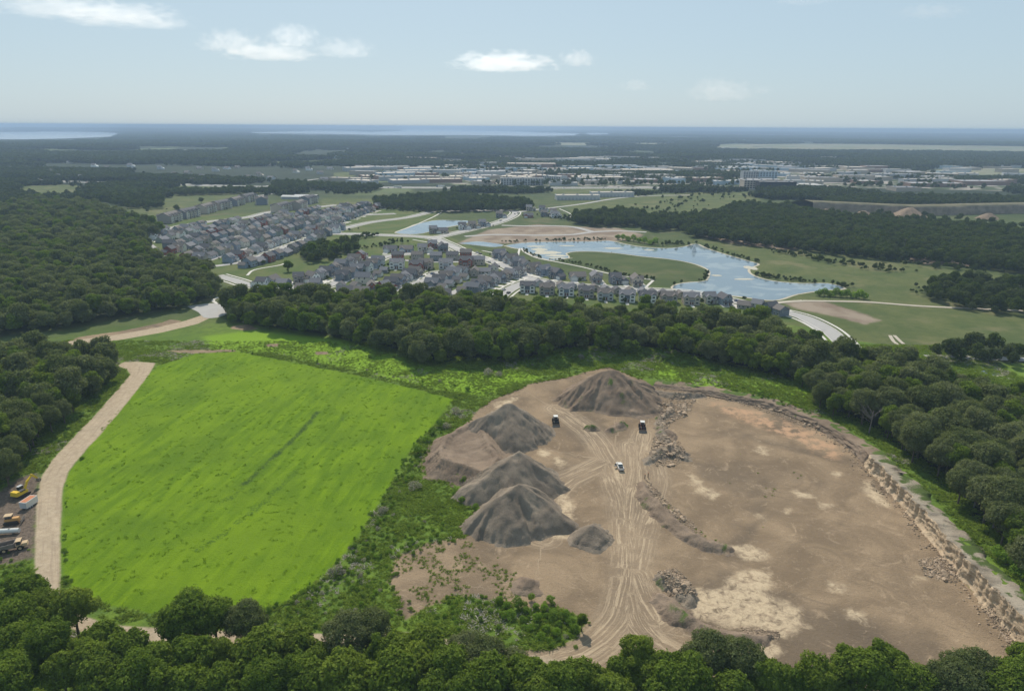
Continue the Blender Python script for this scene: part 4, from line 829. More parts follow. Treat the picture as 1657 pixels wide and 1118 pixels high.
def house_parts(tp, wc, rc):
    """list of (part name, mesh, location, z-turn); front looks to -Y"""
    key = (tp, wc, rc)
    if key in CACHE: return CACHE[key]
    w, r = M['siding ' + wc], M['roof ' + rc]; wall, roof, out = MB(), MB(), []
    def wins(lst):
        for x, y, z, rz, big in lst: out.append(('window', WIN2 if big else WIN, (x, y, z), rz))
    B, Lf, Rt = math.pi, -math.pi / 2, math.pi / 2
    if tp == 'two':
        wall.box(-4.5, 4.5, -4.5, 4.5, -.3, 5.6, w); gable_roof(roof, -4.5, 4.5, -4.5, 4.5, 5.6, .68, r, 'x', wallmat=None); wall.extr([(-4.5, 5.6), (4.5, 5.6), (0, 8.6)], -4.5, 4.5, w, 'x')
        wall.box(-4.2, -.4, -5.7, -4.45, -.3, 5.6, w); gable_roof(roof, -4.2, -.4, -5.7, 0, 5.6, .8, r, 'y'); wall.extr([(-4.2, 5.6), (-.4, 5.6), (-2.3, 7.05)][::-1], -5.7, -1, w, 'y')
        g = MB(); g.box(4.5, 10.3, -5.2, 2.0, -.3, 2.9, w); g.extr([(4.5, 2.9), (10.3, 2.9), (7.4, 4.9)][::-1], -5.2, 2.0, w, 'y'); gr = MB(); gable_roof(gr, 4.5, 10.3, -5.2, 2.0, 2.9, .7, r, 'y')
        out += [('garage', g.mesh('garage'), (0, 0, 0), 0), ('garage_roof', gr.mesh('garage_roof'), (0, 0, 0), 0), ('garage_door', GDOOR, (7.4, -5.2, .05), 0), ('door', DOOR, (1.0, -4.5, .3), 0)]
        p = MB(); p.box(-.4, 4.4, -6.4, -4.45, -.2, .3, M['stone']); p.box(-.5, 4.6, -6.6, -4.4, 2.8, 3.0, r); [p.box(x, x + .2, -6.4, -6.2, .3, 2.8, M['trim']) for x in (-.2, 2, 4.1)]; out.append(('porch', p.mesh('porch'), (0, 0, 0), 0))
        wins([(-2.3, -5.7, 1.7, 0, 1), (-2.3, -5.7, 4.3, 0, 1), (2.6, -4.5, 4.3, 0, 1), (-2.5, 4.5, 1.7, B, 1), (-2.5, 4.5, 4.3, B, 0), (1.5, 4.5, 1.7, B, 1), (1.8, 4.5, 4.3, B, 0), (-4.5, 1, 4.3, Lf, 0), (4.5, 1.5, 4.3, Rt, 0)])
    elif tp == 'duplex':
        wall.box(-6, 6, -4.6, 4.6, -.3, 5.8, w); wall.extr([(-4.6, 5.8), (4.6, 5.8), (0, 8.7)], -6, 6, w, 'x'); gable_roof(roof, -6, 6, -4.6, 4.6, 5.8, .64, r, 'x')
        for s in (-1, 1):
            x0, x1 = (-5.9, -2.0) if s < 0 else (2.0, 5.9)
            wall.box(x0, x1, -5.6, -4.55, -.3, 5.8, M['siding white'] if wc in ('slate', 'blue-grey') else w); wall.extr([(x0, 5.8), (x1, 5.8), ((x0 + x1) / 2, 7.5)][::-1], -5.6, -1.5, w, 'y'); gable_roof(roof, x0, x1, -5.6, 0, 5.8, .87, r, 'y')
            wins([((x0 + x1) / 2, -5.6, 1.7, 0, 1), ((x0 + x1) / 2, -5.6, 4.4, 0, 1), (s * 3, 4.6, 1.7, B, 1), (s * 3.6, 4.6, 4.4, B, 0), (s * 1.2, 4.6, 4.4, B, 0)]); out.append(('door', DOOR, (s * .8, -4.6, .3), 0))
        p = MB(); p.box(-2, 2, -6.3, -4.6, -.2, .3, M['stone']); p.box(-2, 2, -6.2, -4.6, 2.75, 2.95, M['trim']); p.box(-2, 2, -6.25, -6.15, 2.95, 3.8, M['siding slate']); [p.box(x, x + .18, -6.2, -6.02, .3, 2.75, M['trim']) for x in (-1.95, -.09, 1.77)]; out.append(('porch', p.mesh('porch'), (0, 0, 0), 0))
        wins([(-6, 0, 4.4, Lf, 0), (-6, 0, 1.7, Lf, 0), (6, 0, 4.4, Rt, 0), (6, 0, 1.7, Rt, 0)])
    elif tp == 'ranch':
        wall.box(-6.5, 6.5, -5, 5, -.3, 3.2, w); wall.extr([(-5, 3.2), (5, 3.2), (0, 6.2)], -6.5, 6.5, w, 'x'); gable_roof(roof, -6.5, 6.5, -5, 5, 3.2, .6, r, 'x')
        wall.box(-6.2, -.8, -6.4, -4.95, -.3, 3.2, w); wall.extr([(-6.2, 3.2), (-.8, 3.2), (-3.5, 5.2)][::-1], -6.4, -1, w, 'y'); gable_roof(roof, -6.2, -.8, -6.4, 0, 3.2, .74, r, 'y')
        out += [('garage_door', GDOOR, (-3.5, -6.4, .05), 0), ('door', DOOR, (.8, -5, .1), 0)]; wins([(3.6, -5, 1.7, 0, 1), (-3, 5, 1.7, B, 1), (1, 5, 1.7, B, 1), (4.2, 5, 1.7, B, 0), (6.5, 0, 1.7, Rt, 0), (-6.5, 1, 1.7, Lf, 0)])
    elif tp == 'narrow':
        wall.box(-3.9, 3.9, -6, 6, -.3, 5.6, w); wall.extr([(-3.9, 5.6), (3.9, 5.6), (0, 8.8)][::-1], -6, 6, w, 'y'); gable_roof(roof, -3.9, 3.9, -6, 6, 5.6, .82, r, 'y')
        wall.box(3.85, 5.6, -1.5, 3.5, -.3, 5.4, w); gable_roof(roof, 0, 5.6, -1.5, 3.5, 5.4, .7, r, 'x'); wall.extr([(-1.5, 5.4), (3.5, 5.4), (1.0, 7.1)], 3, 5.6, w, 'x')
        p = MB(); p.box(-3.9, 3.9, -7.8, -6, -.2, .35, M['stone']); p.extr([(-8.0, 2.8), (-5.98, 3.5), (-5.98, 3.7), (-8.0, 3.0)][::-1], -4.1, 4.1, r, 'x'); [p.box(x, x + .2, -7.7, -7.5, .35, 2.8, M['trim']) for x in (-3.7, -.1, 3.5)]; out.append(('porch', p.mesh('porch'), (0, 0, 0), 0)); out.append(('door', DOOR, (1.8, -6, .35), 0))
        wins([(-1.5, -6, 1.8, 0, 1), (-1.7, -6, 4.4, 0, 0), (1.7, -6, 4.4, 0, 0), (0, -6, 7.0, 0, 0), (-1.8, 6, 4.4, B, 0), (1.8, 6, 4.4, B, 0), (0, 6, 1.8, B, 1), (-3.9, -2, 4.4, Lf, 0), (-3.9, 2.5, 4.4, Lf, 0), (-3.9, 0, 1.8, Lf, 0), (5.6, 1, 4.2, Rt, 0)])
    elif tp == 'garage':
        wall.box(-3.3, 3.3, -3.3, 3.3, -.2, 2.8, w); wall.extr([(-3.3, 2.8), (3.3, 2.8), (0, 4.9)][::-1], -3.3, 3.3, w, 'y'); gable_roof(roof, -3.3, 3.3, -3.3, 3.3, 2.8, .64, r, 'y'); out += [('garage_door', GDOOR, (0, -3.3, .05), 0)]; wins([(0, 3.3, 1.6, B, 0)])
    elif tp == 'apartment':
        wall.box(-17, 17, -8, 8, -.3, 8.8, w); wall.extr([(-8, 8.8), (8, 8.8), (0, 12.8)], -17, 17, w, 'x'); gable_roof(roof, -17, 17, -8, 8, 8.8, .5, r, 'x', .6)
        for x in (-13, -4.4, 4.4, 13):
            for s in (-1, 1):
                y0, y1 = (-9.6, -7.9) if s < 0 else (7.9, 9.6); wall.box(x - 2.6, x + 2.6, y0, y1, -.3, 9.2, M['siding cream'] if abs(x) > 8 else M['siding tan']); ya, yb = (-9.6, 0) if s < 0 else (0, 9.6); wall.extr([(x - 2.6, 9.2), (x + 2.6, 9.2), (x, 11.2)][::-1], ya if s < 0 else 1, -1 if s < 0 else yb, w, 'y'); gable_roof(roof, x - 2.6, x + 2.6, ya, yb, 9.2, .76, r, 'y')
            for z in (1.7, 4.6, 7.5): wins([(x, -9.6, z, 0, 1), (x, 9.6, z, B, 1)])
        for x in (-8.7, 0, 8.7):
            bl = MB()
            for z in (2.9, 5.8):
                for y in (-9.4, 7.9): bl.box(x - 1.6, x + 1.6, y, y + 1.5, z, z + .2, M['trim']); bl.box(x - 1.6, x + 1.6, y, y + .1, z + .2, z + 1.1, M['siding slate'])
            out.append(('balcony', bl.mesh('balcony'), (0, 0, 0), 0))
    out = [('wall', wall.mesh('wall'), (0, 0, 0), 0), ('roof', roof.mesh('roof'), (0, 0, 0), 0)] + out
    CACHE[key] = out; return out
ORD = 'first second third fourth fifth sixth seventh eighth ninth tenth eleventh twelfth thirteenth fourteenth fifteenth sixteenth seventeenth eighteenth nineteenth twentieth'.split() + ['twenty-' + w for w in 'first second third fourth fifth sixth seventh eighth ninth'.split()]
NICE = {'two': 'two-storey house', 'duplex': 'twin-gabled house', 'ranch': 'low single-storey house', 'narrow': 'narrow gable-fronted house', 'garage': 'detached garage', 'apartment': 'three-storey apartment block'}
HPOS = []; DRIVES = MB(); nh = [0]
def put_house(x, y, rz, tp, wc, rc, label, group, far=False, sc=1.0):
    e = ob({'garage': 'garage', 'apartment': 'apartment_building'}.get(tp, 'house'), None, loc=(x, y, .1), rz=rz, sc=sc); e.empty_display_size = .1
    nw = 0
    for nm, me, loc, r in house_parts(tp, wc, rc):
        if nm == 'window':
            nw += 1
            ww = rz + r; f = np.array([math.sin(ww), -math.cos(ww)]); c = -np.array([x, y]) / math.hypot(x, y)
            if f @ c < -.25 or (far and nw % 2): continue          # not on the sides no one sees
        ob(nm, me, e, loc=loc, rz=r)
    tag(e, label, {'garage': 'garage', 'apartment': 'apartment building'}.get(tp, 'house'), group); HPOS.append((x, y)); nh[0] += 1; return e
def row(pts_px, face, types, cols, phrase, far=False, roofs=('charcoal', 'brown-grey', 'grey'), n=None, sc=1.0, drive=True):
    """a row of houses; face = ground direction (dx,dy) the fronts look to, or 'l'/'r' of the row's course"""
    P = GP(pts_px)
    if n:
        s = np.concatenate([[0], np.cumsum(np.hypot(*np.diff(P, axis=0).T))]); t = np.linspace(0, s[-1], n); P = np.column_stack([np.interp(t, s, P[:, 0]), np.interp(t, s, P[:, 1])])
    px = proj(P[:, 0], P[:, 1], 4)[0]; rank = np.argsort(np.argsort(px)); cnt = len(P)
    for i, (x, y) in enumerate(P):
        d = P[min(i + 1, cnt - 1)] - P[max(i - 1, 0)]; d = d / (np.linalg.norm(d) + 1e-9)
        f = np.array([-d[1], d[0]]) if face == 'l' else np.array([d[1], -d[0]]) if face == 'r' else np.array(face, float)
        rz = math.atan2(f[0], -f[1]) + rng.normal(0, .03); tp = types[i % len(types)]; wc = cols[i % len(cols)]; rc = roofs[(i * 7 + cnt) % len(roofs)]
        o = ORD[rank[i]]; lab = f"{wc} {NICE[tp]}, {o} from left in the {phrase}" if not far else f"{wc} {NICE[tp].replace(' with attached garage', '')}, {o} from left in far estate {phrase}"
        lab = lab if len(lab.split()) <= 16 else lab.replace(' from left', '')
        put_house(x, y, rz, tp, wc, rc, lab, phrase, far, sc)
        if drive and tp not in ('apartment', 'garage'):
            ca, sa = math.cos(rz), math.sin(rz); dx = {'two': 7.4, 'ranch': -3.5, 'narrow': 4.9, 'duplex': 0}[tp]; w = 1.2 if tp == 'duplex' else 2.4
            z = .09 + .004 * (nh[0] % 7); y0, y1 = {'two': (-15, -5), 'ranch': (-15, -6.2), 'narrow': (-14, 6), 'duplex': (-12, -5.5)}[tp]
            q = [(dx - w, y0), (dx + w, y0), (dx + w, y1), (dx - w, y1)]; DRIVES.add([(x + ca * a - sa * b, y + sa * a + ca * b, z) for a, b in q], [(0, 1, 2, 3)], M['walk'])
ALLC = ['pale grey', 'blue-grey', 'tan', 'white', 'slate', 'taupe', 'cream', 'sage']
row([(854,472),(885,475),(916,477),(948,480),(979,484),(1014,487),(1047,488),(1081,489),(1117,491)], (-.08, -1), ['duplex'], ['slate', 'taupe', 'blue-grey', 'taupe', 'pale grey', 'slate', 'blue-grey', 'taupe', 'tan'], 'front row facing the wood', drive=True, sc=.94)
row([(1147,489),(1171,492)], (.1, -1), ['two', 'narrow'], ['cream', 'blue-grey'], 'pair ending the front row', sc=.9)
row([(872,462),(890,464),(908,465),(926,467),(944,469),(962,470),(980,472),(998,474),(1020,475),(1040,476),(1056,478)], (-.1, 1), ['garage'], ['pale grey', 'taupe', 'white', 'pale grey', 'cream', 'tan'], 'garage row')
row([(1074,479),(1100,481),(1122,482)], (-.1, 1), ['garage'], ['slate', 'tan', 'pale grey'], 'three garages at the pond bend')
row([(808,417),(817,421),(828,425),(838,430),(850,435),(864,440),(880,444),(900,449)], 'r', ['narrow', 'two', 'narrow'], ['slate', 'blue-grey', 'pale grey', 'slate', 'pale grey', 'tan', 'blue-grey', 'slate'], 'row beside the pond path', sc=.95)
row([(934,452),(963,456),(995,458),(1029,461)], (.05, -1), ['ranch', 'narrow', 'two', 'narrow'], ['pale grey', 'taupe', 'slate', 'tan'], 'row of four before the pond tip')
row([(643,434),(674,437),(690,434),(722,434),(754,430)], (0, -1), ['duplex'], ['white', 'brick red', 'tan', 'pale grey', 'brick red'], 'green court front row')
row([(644,420),(676,420),(706,421),(732,420),(754,416),(775,428)], (0, 1), ['duplex'], ['brick red', 'taupe', 'slate', 'taupe', 'brick red', 'tan'], 'green court back row', sc=.9)
row([(632,407),(658,407),(684,408)], (0, -1), ['ranch', 'ranch', 'two'], ['pale grey', 'blue-grey', 'cream'], 'row of three beside the meadow')
row([(700,402),(716,406)], (.2, -1), ['two', 'narrow'], ['brick red', 'slate'], 'pair on the main street corner')
row([(484,456),(506,455),(518,450),(529,446),(541,440),(553,434),(565,430),(574,425),(583,419)], 'r', ['two', 'narrow'], ['taupe', 'white', 'pale grey', 'slate', 'blue-grey', 'slate', 'pale grey', 'tan', 'brick red'], 'row along the meadow edge', sc=.92)
row([(556,453),(567,448),(580,442),(592,438),(604,433),(612,428)], 'l', ['narrow'], ['slate', 'blue-grey', 'slate', 'white', 'blue-grey', 'pale grey'], 'row facing the meadow row', sc=.92)
row([(552,466),(576,466),(589,458),(602,452),(612,447),(622,441)], 'r', ['garage', 'garage', 'narrow', 'garage'], ['pale grey', 'pale grey', 'cream', 'blue-grey', 'pale grey', 'slate'], 'back lane row')
row([(602,471),(622,470),(634,464),(644,459),(653,455),(663,450),(672,446)], 'r', ['narrow', 'two', 'narrow'], ['brick red', 'brick red', 'slate', 'blue-grey', 'pale grey', 'slate', 'tan'], 'row with two red houses', sc=.9)
row([(700,466),(712,460),(724,454),(737,448),(748,446)], 'l', ['narrow'], ['slate', 'pale grey', 'blue-grey', 'white', 'pale grey'], 'middle street row', sc=.92)
row([(716,469),(728,463),(740,457),(751,452)], 'r', ['garage'], ['white', 'pale grey', 'tan', 'pale grey'], 'middle street garages')
row([(732,444),(748,441),(768,446),(784,443),(800,440)], (0, 1), ['narrow', 'ranch'], ['tan', 'slate', 'taupe', 'pale grey', 'cream'], 'row east of the green court', sc=.85)
row([(766,473),(776,468),(786,463),(796,459),(806,455),(816,452),(826,449),(836,446)], 'r', ['narrow', 'two'], ['slate', 'blue-grey', 'slate', 'pale grey', 'blue-grey', 'tan', 'pale grey', 'cream'], 'row above the parked cars', sc=.88)
row([(748,474),(758,468),(770,461),(782,455)], 'l', ['garage'], ['pale grey', 'slate', 'pale grey', 'tan'], 'garage lane above the parked cars')
row([(425,464),(442,461),(456,462)], (.2, 1), ['two', 'narrow', 'ranch'], ['white', 'pale grey', 'slate'], 'row of three at the wood corner', sc=.9)
row([(492,470),(512,466),(560,474),(586,475)], (0, 1), ['ranch', 'two', 'ranch', 'ranch'], ['tan', 'slate', 'sage', 'taupe'], 'row half hidden by the wood', sc=.9)
row([(700,475),(718,478)], (0, 1), ['ranch', 'ranch'], ['blue-grey', 'tan'], 'pair behind the wood', sc=.85)
row([(1206,498),(1225,500),(1246,504),(1262,510)], 'l', ['ranch', 'two', 'narrow', 'two'], ['taupe', 'pale grey', 'slate', 'slate'], 'row at the road bend', sc=.8)
row([(701,377),(716,377)], (0, -1), ['two', 'ranch'], ['taupe', 'tan'], 'pair south of the small pond', drive=False); row([(748,371),(764,369),(780,366)], (.2, -1), ['two'], ['white', 'tan', 'blue-grey'], 'row of three east of the small pond', drive=False)
row([(808,352),(856,341),(877,342),(895,347)], (0, -1), ['two'], ['slate', 'tan', 'pale grey', 'white'], 'new houses beside the junction', drive=False); row([(855,352),(880,350),(897,352)], (0, -1), ['ranch', 'two', 'two'], ['brick red', 'slate', 'white'], 'new houses by the builders yard', drive=False)
row([(405,431),(419,427),(435,423),(449,418),(462,413),(475,408),(486,403)], 'l', ['two', 'ranch', 'two'], ['blue-grey', 'slate', 'brick red', 'blue-grey', 'slate', 'taupe', 'slate'], 'row left of the round trees', drive=False)
row([(505,392),(518,386),(530,381),(542,376),(552,372)], 'l', ['two', 'narrow'], ['pale grey', 'taupe', 'slate', 'white', 'blue-grey'], 'row behind the big round trees', drive=False)
# far subdivision in parallel rows
a, b = G(400, 428), G(548, 371); dr = (b - a) / np.linalg.norm(b - a); nr = np.array([-dr[1], dr[0]])
SUBD = GP([(236,380),(262,372),(330,366),(400,358),(445,350),(545,336),(600,332),(700,345),(706,350),(640,368),(556,372),(500,386),(415,414),(395,424),(330,428),(270,410)])
used_near = np.array(HPOS); k = 0
for j, off in enumerate([22, 50, 72, 100, 122, 150, 172, 200, 222, 250, 272, 300, 322]):
    line = [];
    for s in np.arange(-260, 620, 15.8):
        q = a + dr * (s + rng.uniform(-1, 1)) + nr * off
        if sd_poly(q[None], SUBD)[0] > 1 and np.min(np.hypot(*(used_near - q).T)) > 13: line.append(q)
    if len(line) < 2: continue
    pxs = [proj(q[0], q[1], 0) for q in line]
    for c0 in range(0, len(line), 29):
        seg = pxs[c0:c0 + 29]
        row([(float(p[0]), float(p[1])) for p in seg], 'l' if j % 2 else 'r', ['two', 'narrow', 'ranch', 'two', 'narrow', 'two', 'duplex'][j % 3:] + ['two'], [ALLC[(i * 5 + j * 3 + int(rng.integers(3))) % 8] if rng.random() > .05 else 'brick red' for i in range(29)], f'{ORD[j]} row from the wood', far=True, drive=j % 3 == 0, sc=.93)
print('houses', nh[0])
APS = [(276,359,0),(304,352,0),(334,344,0),(358,338,0),(382,332,0),(402,326,0),(424,330,.3),(456,342,0),(484,338,0),(500,329,0)]
for i, (px, py, t) in enumerate(APS):
    x, y = G(px, py); put_house(x, y, math.atan2(dr[1], dr[0]) + t + (.0 if i % 2 else .15), 'apartment', ['taupe', 'slate', 'tan', 'taupe', 'slate'][i % 5], ['brown-grey', 'charcoal'][i % 2], f"{['taupe', 'slate', 'tan', 'taupe', 'slate'][i % 5]} apartment block with gables, {ORD[sorted(range(len(APS)), key=lambda q: APS[q][0]).index(i)]} from left in the apartment rows", 'apartment rows beyond the estate', sc=1.0)
tag(DRIVES.build('driveways'), kind='structure')
# ------------------------------------------------------------------ weeds, grass, bushes
def tuft_mesh(seed, n, h, spread, mat, w=.09, head=None):
    r = np.random.default_rng(seed); V = []; F = []
    for k in range(n):
        a, rr = r.uniform(0, 6.3), spread * math.sqrt(r.random()); x, y = rr * math.cos(a), rr * math.sin(a); hh = h * r.uniform(.55, 1.15); l = r.uniform(.5, 1.6) * hh; b = r.uniform(0, 6.3); c = r.uniform(0, 6.3); ww = w * r.uniform(.7, 1.5)
        o = len(V); V += [(x - ww * math.cos(c), y - ww * math.sin(c), -.05), (x + ww * math.cos(c), y + ww * math.sin(c), -.05), (x + l * math.cos(b) + ww * .8 * math.cos(c), y + l * math.sin(b) + ww * .8 * math.sin(c), hh), (x + l * math.cos(b) - ww * .8 * math.cos(c), y + l * math.sin(b) - ww * .8 * math.sin(c), hh * .92)]; F.append((o, o + 1, o + 2, o + 3))
    me = mesh_np('blades', V, F, [mat]); attr(me, 'tint', np.repeat(r.random(n), 4)); return me
M['blade_field'] = leaf_mat('sown_grass_blades', [(0, (.15, .26, .010)), (.5, (.185, .30, .012)), (1, (.23, .35, .016))], .45)
M['blade_weed'] = leaf_mat('weed_leaves', [(0, (.115, .18, .030)), (.4, (.155, .23, .034)), (.75, (.195, .27, .040)), (1, (.24, .31, .05))], .5)
M['blade_dry'] = leaf_mat('grey_seed_heads', [(0, (.24, .22, .18)), (.5, (.32, .30, .25)), (1, (.40, .37, .32))], .3)
M['leaf_bush'] = leaf_mat('bush_leaves', [(0, (.14, .23, .034)), (.4, (.19, .31, .036)), (.8, (.24, .38, .040)), (1, (.16, .23, .06))], .5)
def bush_mesh(seed, H, R, n, leaf, mat):
    p, nm, t_, r = crown_pts(seed, H, R, .05, 7, n, leaf); return leaf_mesh('foliage', p, nm, t_, r, leaf, mat)
BUSH = [bush_mesh(700 + k, [1.9, 2.4, 1.5, 2.8][k], [1.5, 1.5, 1.7, 1.6][k], 900, .26, M['leaf_bush']) for k in range(4)]
BUSHG = [bush_mesh(720 + k, 1.6, 1.9, 700, .24, M['blade_dry']) for k in range(2)]
BO = []
def bush(px, py, v, s, lab, group, meshes=BUSH):
    x, y = G(px, py); e = ob('bush', None, loc=(x, y, height(x, y)[0] - .05), rz=rng.uniform(0, 6.3), sc=s); e.empty_display_size = .1; c = ob('foliage', meshes[v], e)
    st = MB(); [st.tube([(0, 0, -.2), (.5 * math.cos(q), .5 * math.sin(q), 1.1)], .05, M['bark'], 4, .02) for q in (0, 2.1, 4.2)]; ob('stem', st.mesh('stem'), e); tag(e, lab, 'bush', group); return c
spots = [(868,985),(850,992),(880,990),(895,1000),(905,1012),(885,1020),(915,1000),(870,1005),(858,1018),(925,1008),(838,985),(820,985),(808,978),(845,1006),(900,1028),(875,1030),(930,1022),(826,1000),(860,972),(890,975)]
BR = [bush(x, y, i % 4, rng.uniform(.8, 1.35), f"bright green bush in the thicket by the haul road bend, {ORD[i]} planted clump", 'thicket bushes') for i, (x, y) in enumerate(sorted(spots))]
for o_, k in zip(sorted(spots), range(len(spots))):
    pass
for i, o in enumerate([c.parent for c in BR]): o['label'] = f"bright green bush in the haul road thicket, {ORD[i]} from left"
for i, (px, py) in enumerate([(742,775),(752,782),(764,790),(770,825),(748,812),(775,832),(738,800),(760,800)]): bush(px, py, i % 4, rng.uniform(.9, 1.4), f"young bush {i}", 'bushes at the foot of the piles')
sp2 = sorted([(742,775),(752,782),(764,790),(770,825),(748,812),(775,832),(738,800),(760,800)])
for o in [o for o in bpy.data.objects if o.get('group') == 'bushes at the foot of the piles']:
    pxo = float(proj(o.location.x, o.location.y, 0)[0]); o['label'] = f"young bright bush at the foot of the gravel piles, {ORD[int(np.argmin([abs(q[0] - pxo) for q in sp2]))]} from left"
for i, (px, py, s) in enumerate([(738,668,1.6),(790,606,1.9),(808,608,1.4),(722,692,1.4),(545,928,1.5),(620,830,1.2),(672,790,1.6),(940,582,1.5)]): bush(px, py, i % 2, s, ['pale grey seed-headed bush beside the top corner of the green field', 'largest grey seed-headed clump behind the piles', 'small grey clump beside the largest grey clump', 'grey bush at the left rim of the gravel bank', 'grey weed clump on the lower edge of the field', 'grey weed clump halfway down the field edge', 'grey weed clump at the left foot of the gravel bank', 'grey weed clump before the grassy berm'][i], 'grey seed-headed weeds', BUSHG)
for i, (px, py, s) in enumerate([(700,702,1.5),(712,690,1.6),(690,715,1.4),(676,735,1.5),(757,632,1.2),(1620,945,2.0),(1640,960,2.2),(1605,935,1.6)]): bush(px, py, i % 4, s, ['dark green bush at the field corner, uppermost by the gravel bank', 'dark bush next to the pale grey bush', 'dark bush left of the gravel bank rim', 'low bush on the field edge left of the gravel bank', 'small bush between field corner and piles', 'green bush on the ledge above the rock face', 'largest green bush above the rock face', 'small green bush at the top of the rock face'][i], 'single bushes around the quarry')
hb = [bush(px, py, i % 4, 2.6, f"dark clipped-looking bush in the hedge right of the pond, {ORD[i]} from left", 'hedge right of the pond') for i, (px, py) in enumerate([(1326,479),(1334,479),(1343,480),(1352,480),(1361,481),(1370,481),(1380,482),(1390,483),(1398,484)])]
hb2 = [bush(px, py, i % 4, 3.0, f"dark bush in the hedge above the pond, {ORD[i]} from left", 'hedge above the pond') for i, (px, py) in enumerate([(1000,388),(1008,389),(1016,390),(1025,391),(1034,393),(1043,394),(1052,396),(1060,396)])]
TU = []
for k, (m, n, h, sp, w) in enumerate([(M['blade_field'], 16, .22, .55, .11), (M['blade_weed'], 22, .75, .55, .11), (M['blade_weed'], 16, 1.1, .5, .10), (M['blade_dry'], 18, .9, .5, .07)]):
    px, py, nm, lab = [(420,760,'grass_tuft','bright sown grass tuft in the middle of the green field'), (640,860,'weed_clump','green weed clump on the slope below the field'), (600,900,'weed_clump','tall green weed clump on the slope above the bottom trees'), (575,905,'weed_clump','dry grey weed clump beside the lower field edge')][k]
    x, y = G(px, py); o = ob(nm, tuft_mesh(800 + k, n, h, sp, m, w), loc=(x, y, height(x, y)[0])); tag(o, lab, 'weeds'); TU.append(o)
def rnd_in(poly, n): return pts_in(poly, n)
def on_ground(Q, dz=-.03): return np.column_stack([Q, height(Q[:, 0], Q[:, 1]) + dz])
fb = FIELD.min(0), FIELD.max(0); Q = rng.uniform(fb[0], fb[1], (2600, 2)); Q = Q[(sd_poly(Q, FIELD) > .3)]
dens = fbm(Q[:, 0] / 9, Q[:, 1] / 9, 61); Q = Q[rng.random(len(Q)) < .35 + 1.0 * dens]
d0 = np.full(len(Q), 99.0)
for L_ in FDARK[:1]: d0 = np.minimum(d0, sd_line(Q, L_)[0])
Q = Q[d0 > 1.6]; ns = .6 + .8 * fbm(Q[:, 0] / 5, Q[:, 1] / 5, 63)
tag(scatter('grass', on_ground(Q), rng.uniform(0, 6.3, len(Q)), ns[:, None] * np.column_stack([np.full(len(Q), 1.15)] * 2 + [rng.uniform(.5, 1.0, len(Q))]), np.zeros(len(Q), int), TU), 'bright green grass of the sown field', 'grass', kind='stuff')
# rough weeds over the open ground between field, pit and woods
x0, x1, y0, y1 = -260, 260, 105, 380; Q = rng.uniform((x0, y0), (x1, y1), (190000, 2)); r_ = np.hypot(Q[:, 0], Q[:, 1])
Q = Q[in_view(Q[:, 0], Q[:, 1], 0, 40)]
ok = (sd_poly(Q, FIELD) < -.2) & (sd_poly(Q, PIT) < .6) & (sd_poly(Q, LROAD) < -.5) & (sd_poly(Q, UROAD) < 0) & (sd_poly(Q, YARD) < -1)
for w in (F_MID, F_RIGHT, F_LLOW, F_LUP): ok &= sd_poly(Q, GP(w, 5)) < 4
dl, vl, _ = sd_line(Q, WXY); ok &= ~((vl > -2) & (vl < 7) & (dl < 8)); ok &= sd_line(Q, smooth_line(LROAD2[0], 4))[0] > 3.2
for w in SCRUBDIRT: ok &= sd_poly(Q, w) < .3
Q = Q[ok]; nn = fbm(Q[:, 0] / 8, Q[:, 1] / 8, 71); Q = Q[rng.random(len(Q)) < .15 + 1.1 * nn][:42000]; nn = fbm(Q[:, 0] / 8, Q[:, 1] / 8, 71); n2 = fbm(Q[:, 0] / 16, Q[:, 1] / 16, 75)
gl = np.where(sd_poly(Q, GP([(330,545),(400,535),(560,550),(690,590),(760,600),(840,600),(880,610),(780,640),(700,630),(560,595),(440,572),(340,565)])) > 0, .6, 1.0)
idx = np.where(n2 > .66, 3, np.where(rng.random(len(Q)) < .4, 2, 1)); idx = np.where((idx == 3) & (rng.random(len(Q)) < .55), 1, idx)
tag(scatter('weeds', on_ground(Q), rng.uniform(0, 6.3, len(Q)), (gl * (.5 + .9 * nn))[:, None] * rng.uniform(.7, 1.3, (len(Q), 3)) * [1.15, 1.15, .55], idx, TU), 'rough weeds around the field and the quarry', 'weeds', kind='stuff')
# tufts straying over the bare ground
Q = np.vstack([pts_in([(628,915),(690,880),(760,870),(840,925),(860,985),(800,970),(690,985)], 900), pts_in([(1060,790),(1100,840),(1170,880),(1160,885),(1090,850),(1045,800)], 60), pts_in([(1150,700),(1300,760),(1260,860),(1150,830)], 24), pts_in([(690,1000),(830,1045),(700,1045)], 250)])
ks = fbm(Q[:, 0] / 6, Q[:, 1] / 6, 81); Q = Q[ks > .5]; tag(scatter('sparse_weeds', on_ground(Q), rng.uniform(0, 6.3, len(Q)), rng.uniform(.25, .6, (len(Q), 1)) * [1.1, 1.1, .8], rng.integers(1, 3, len(Q)), TU), 'sparse weeds on the bare quarry ground', 'weeds', kind='stuff')
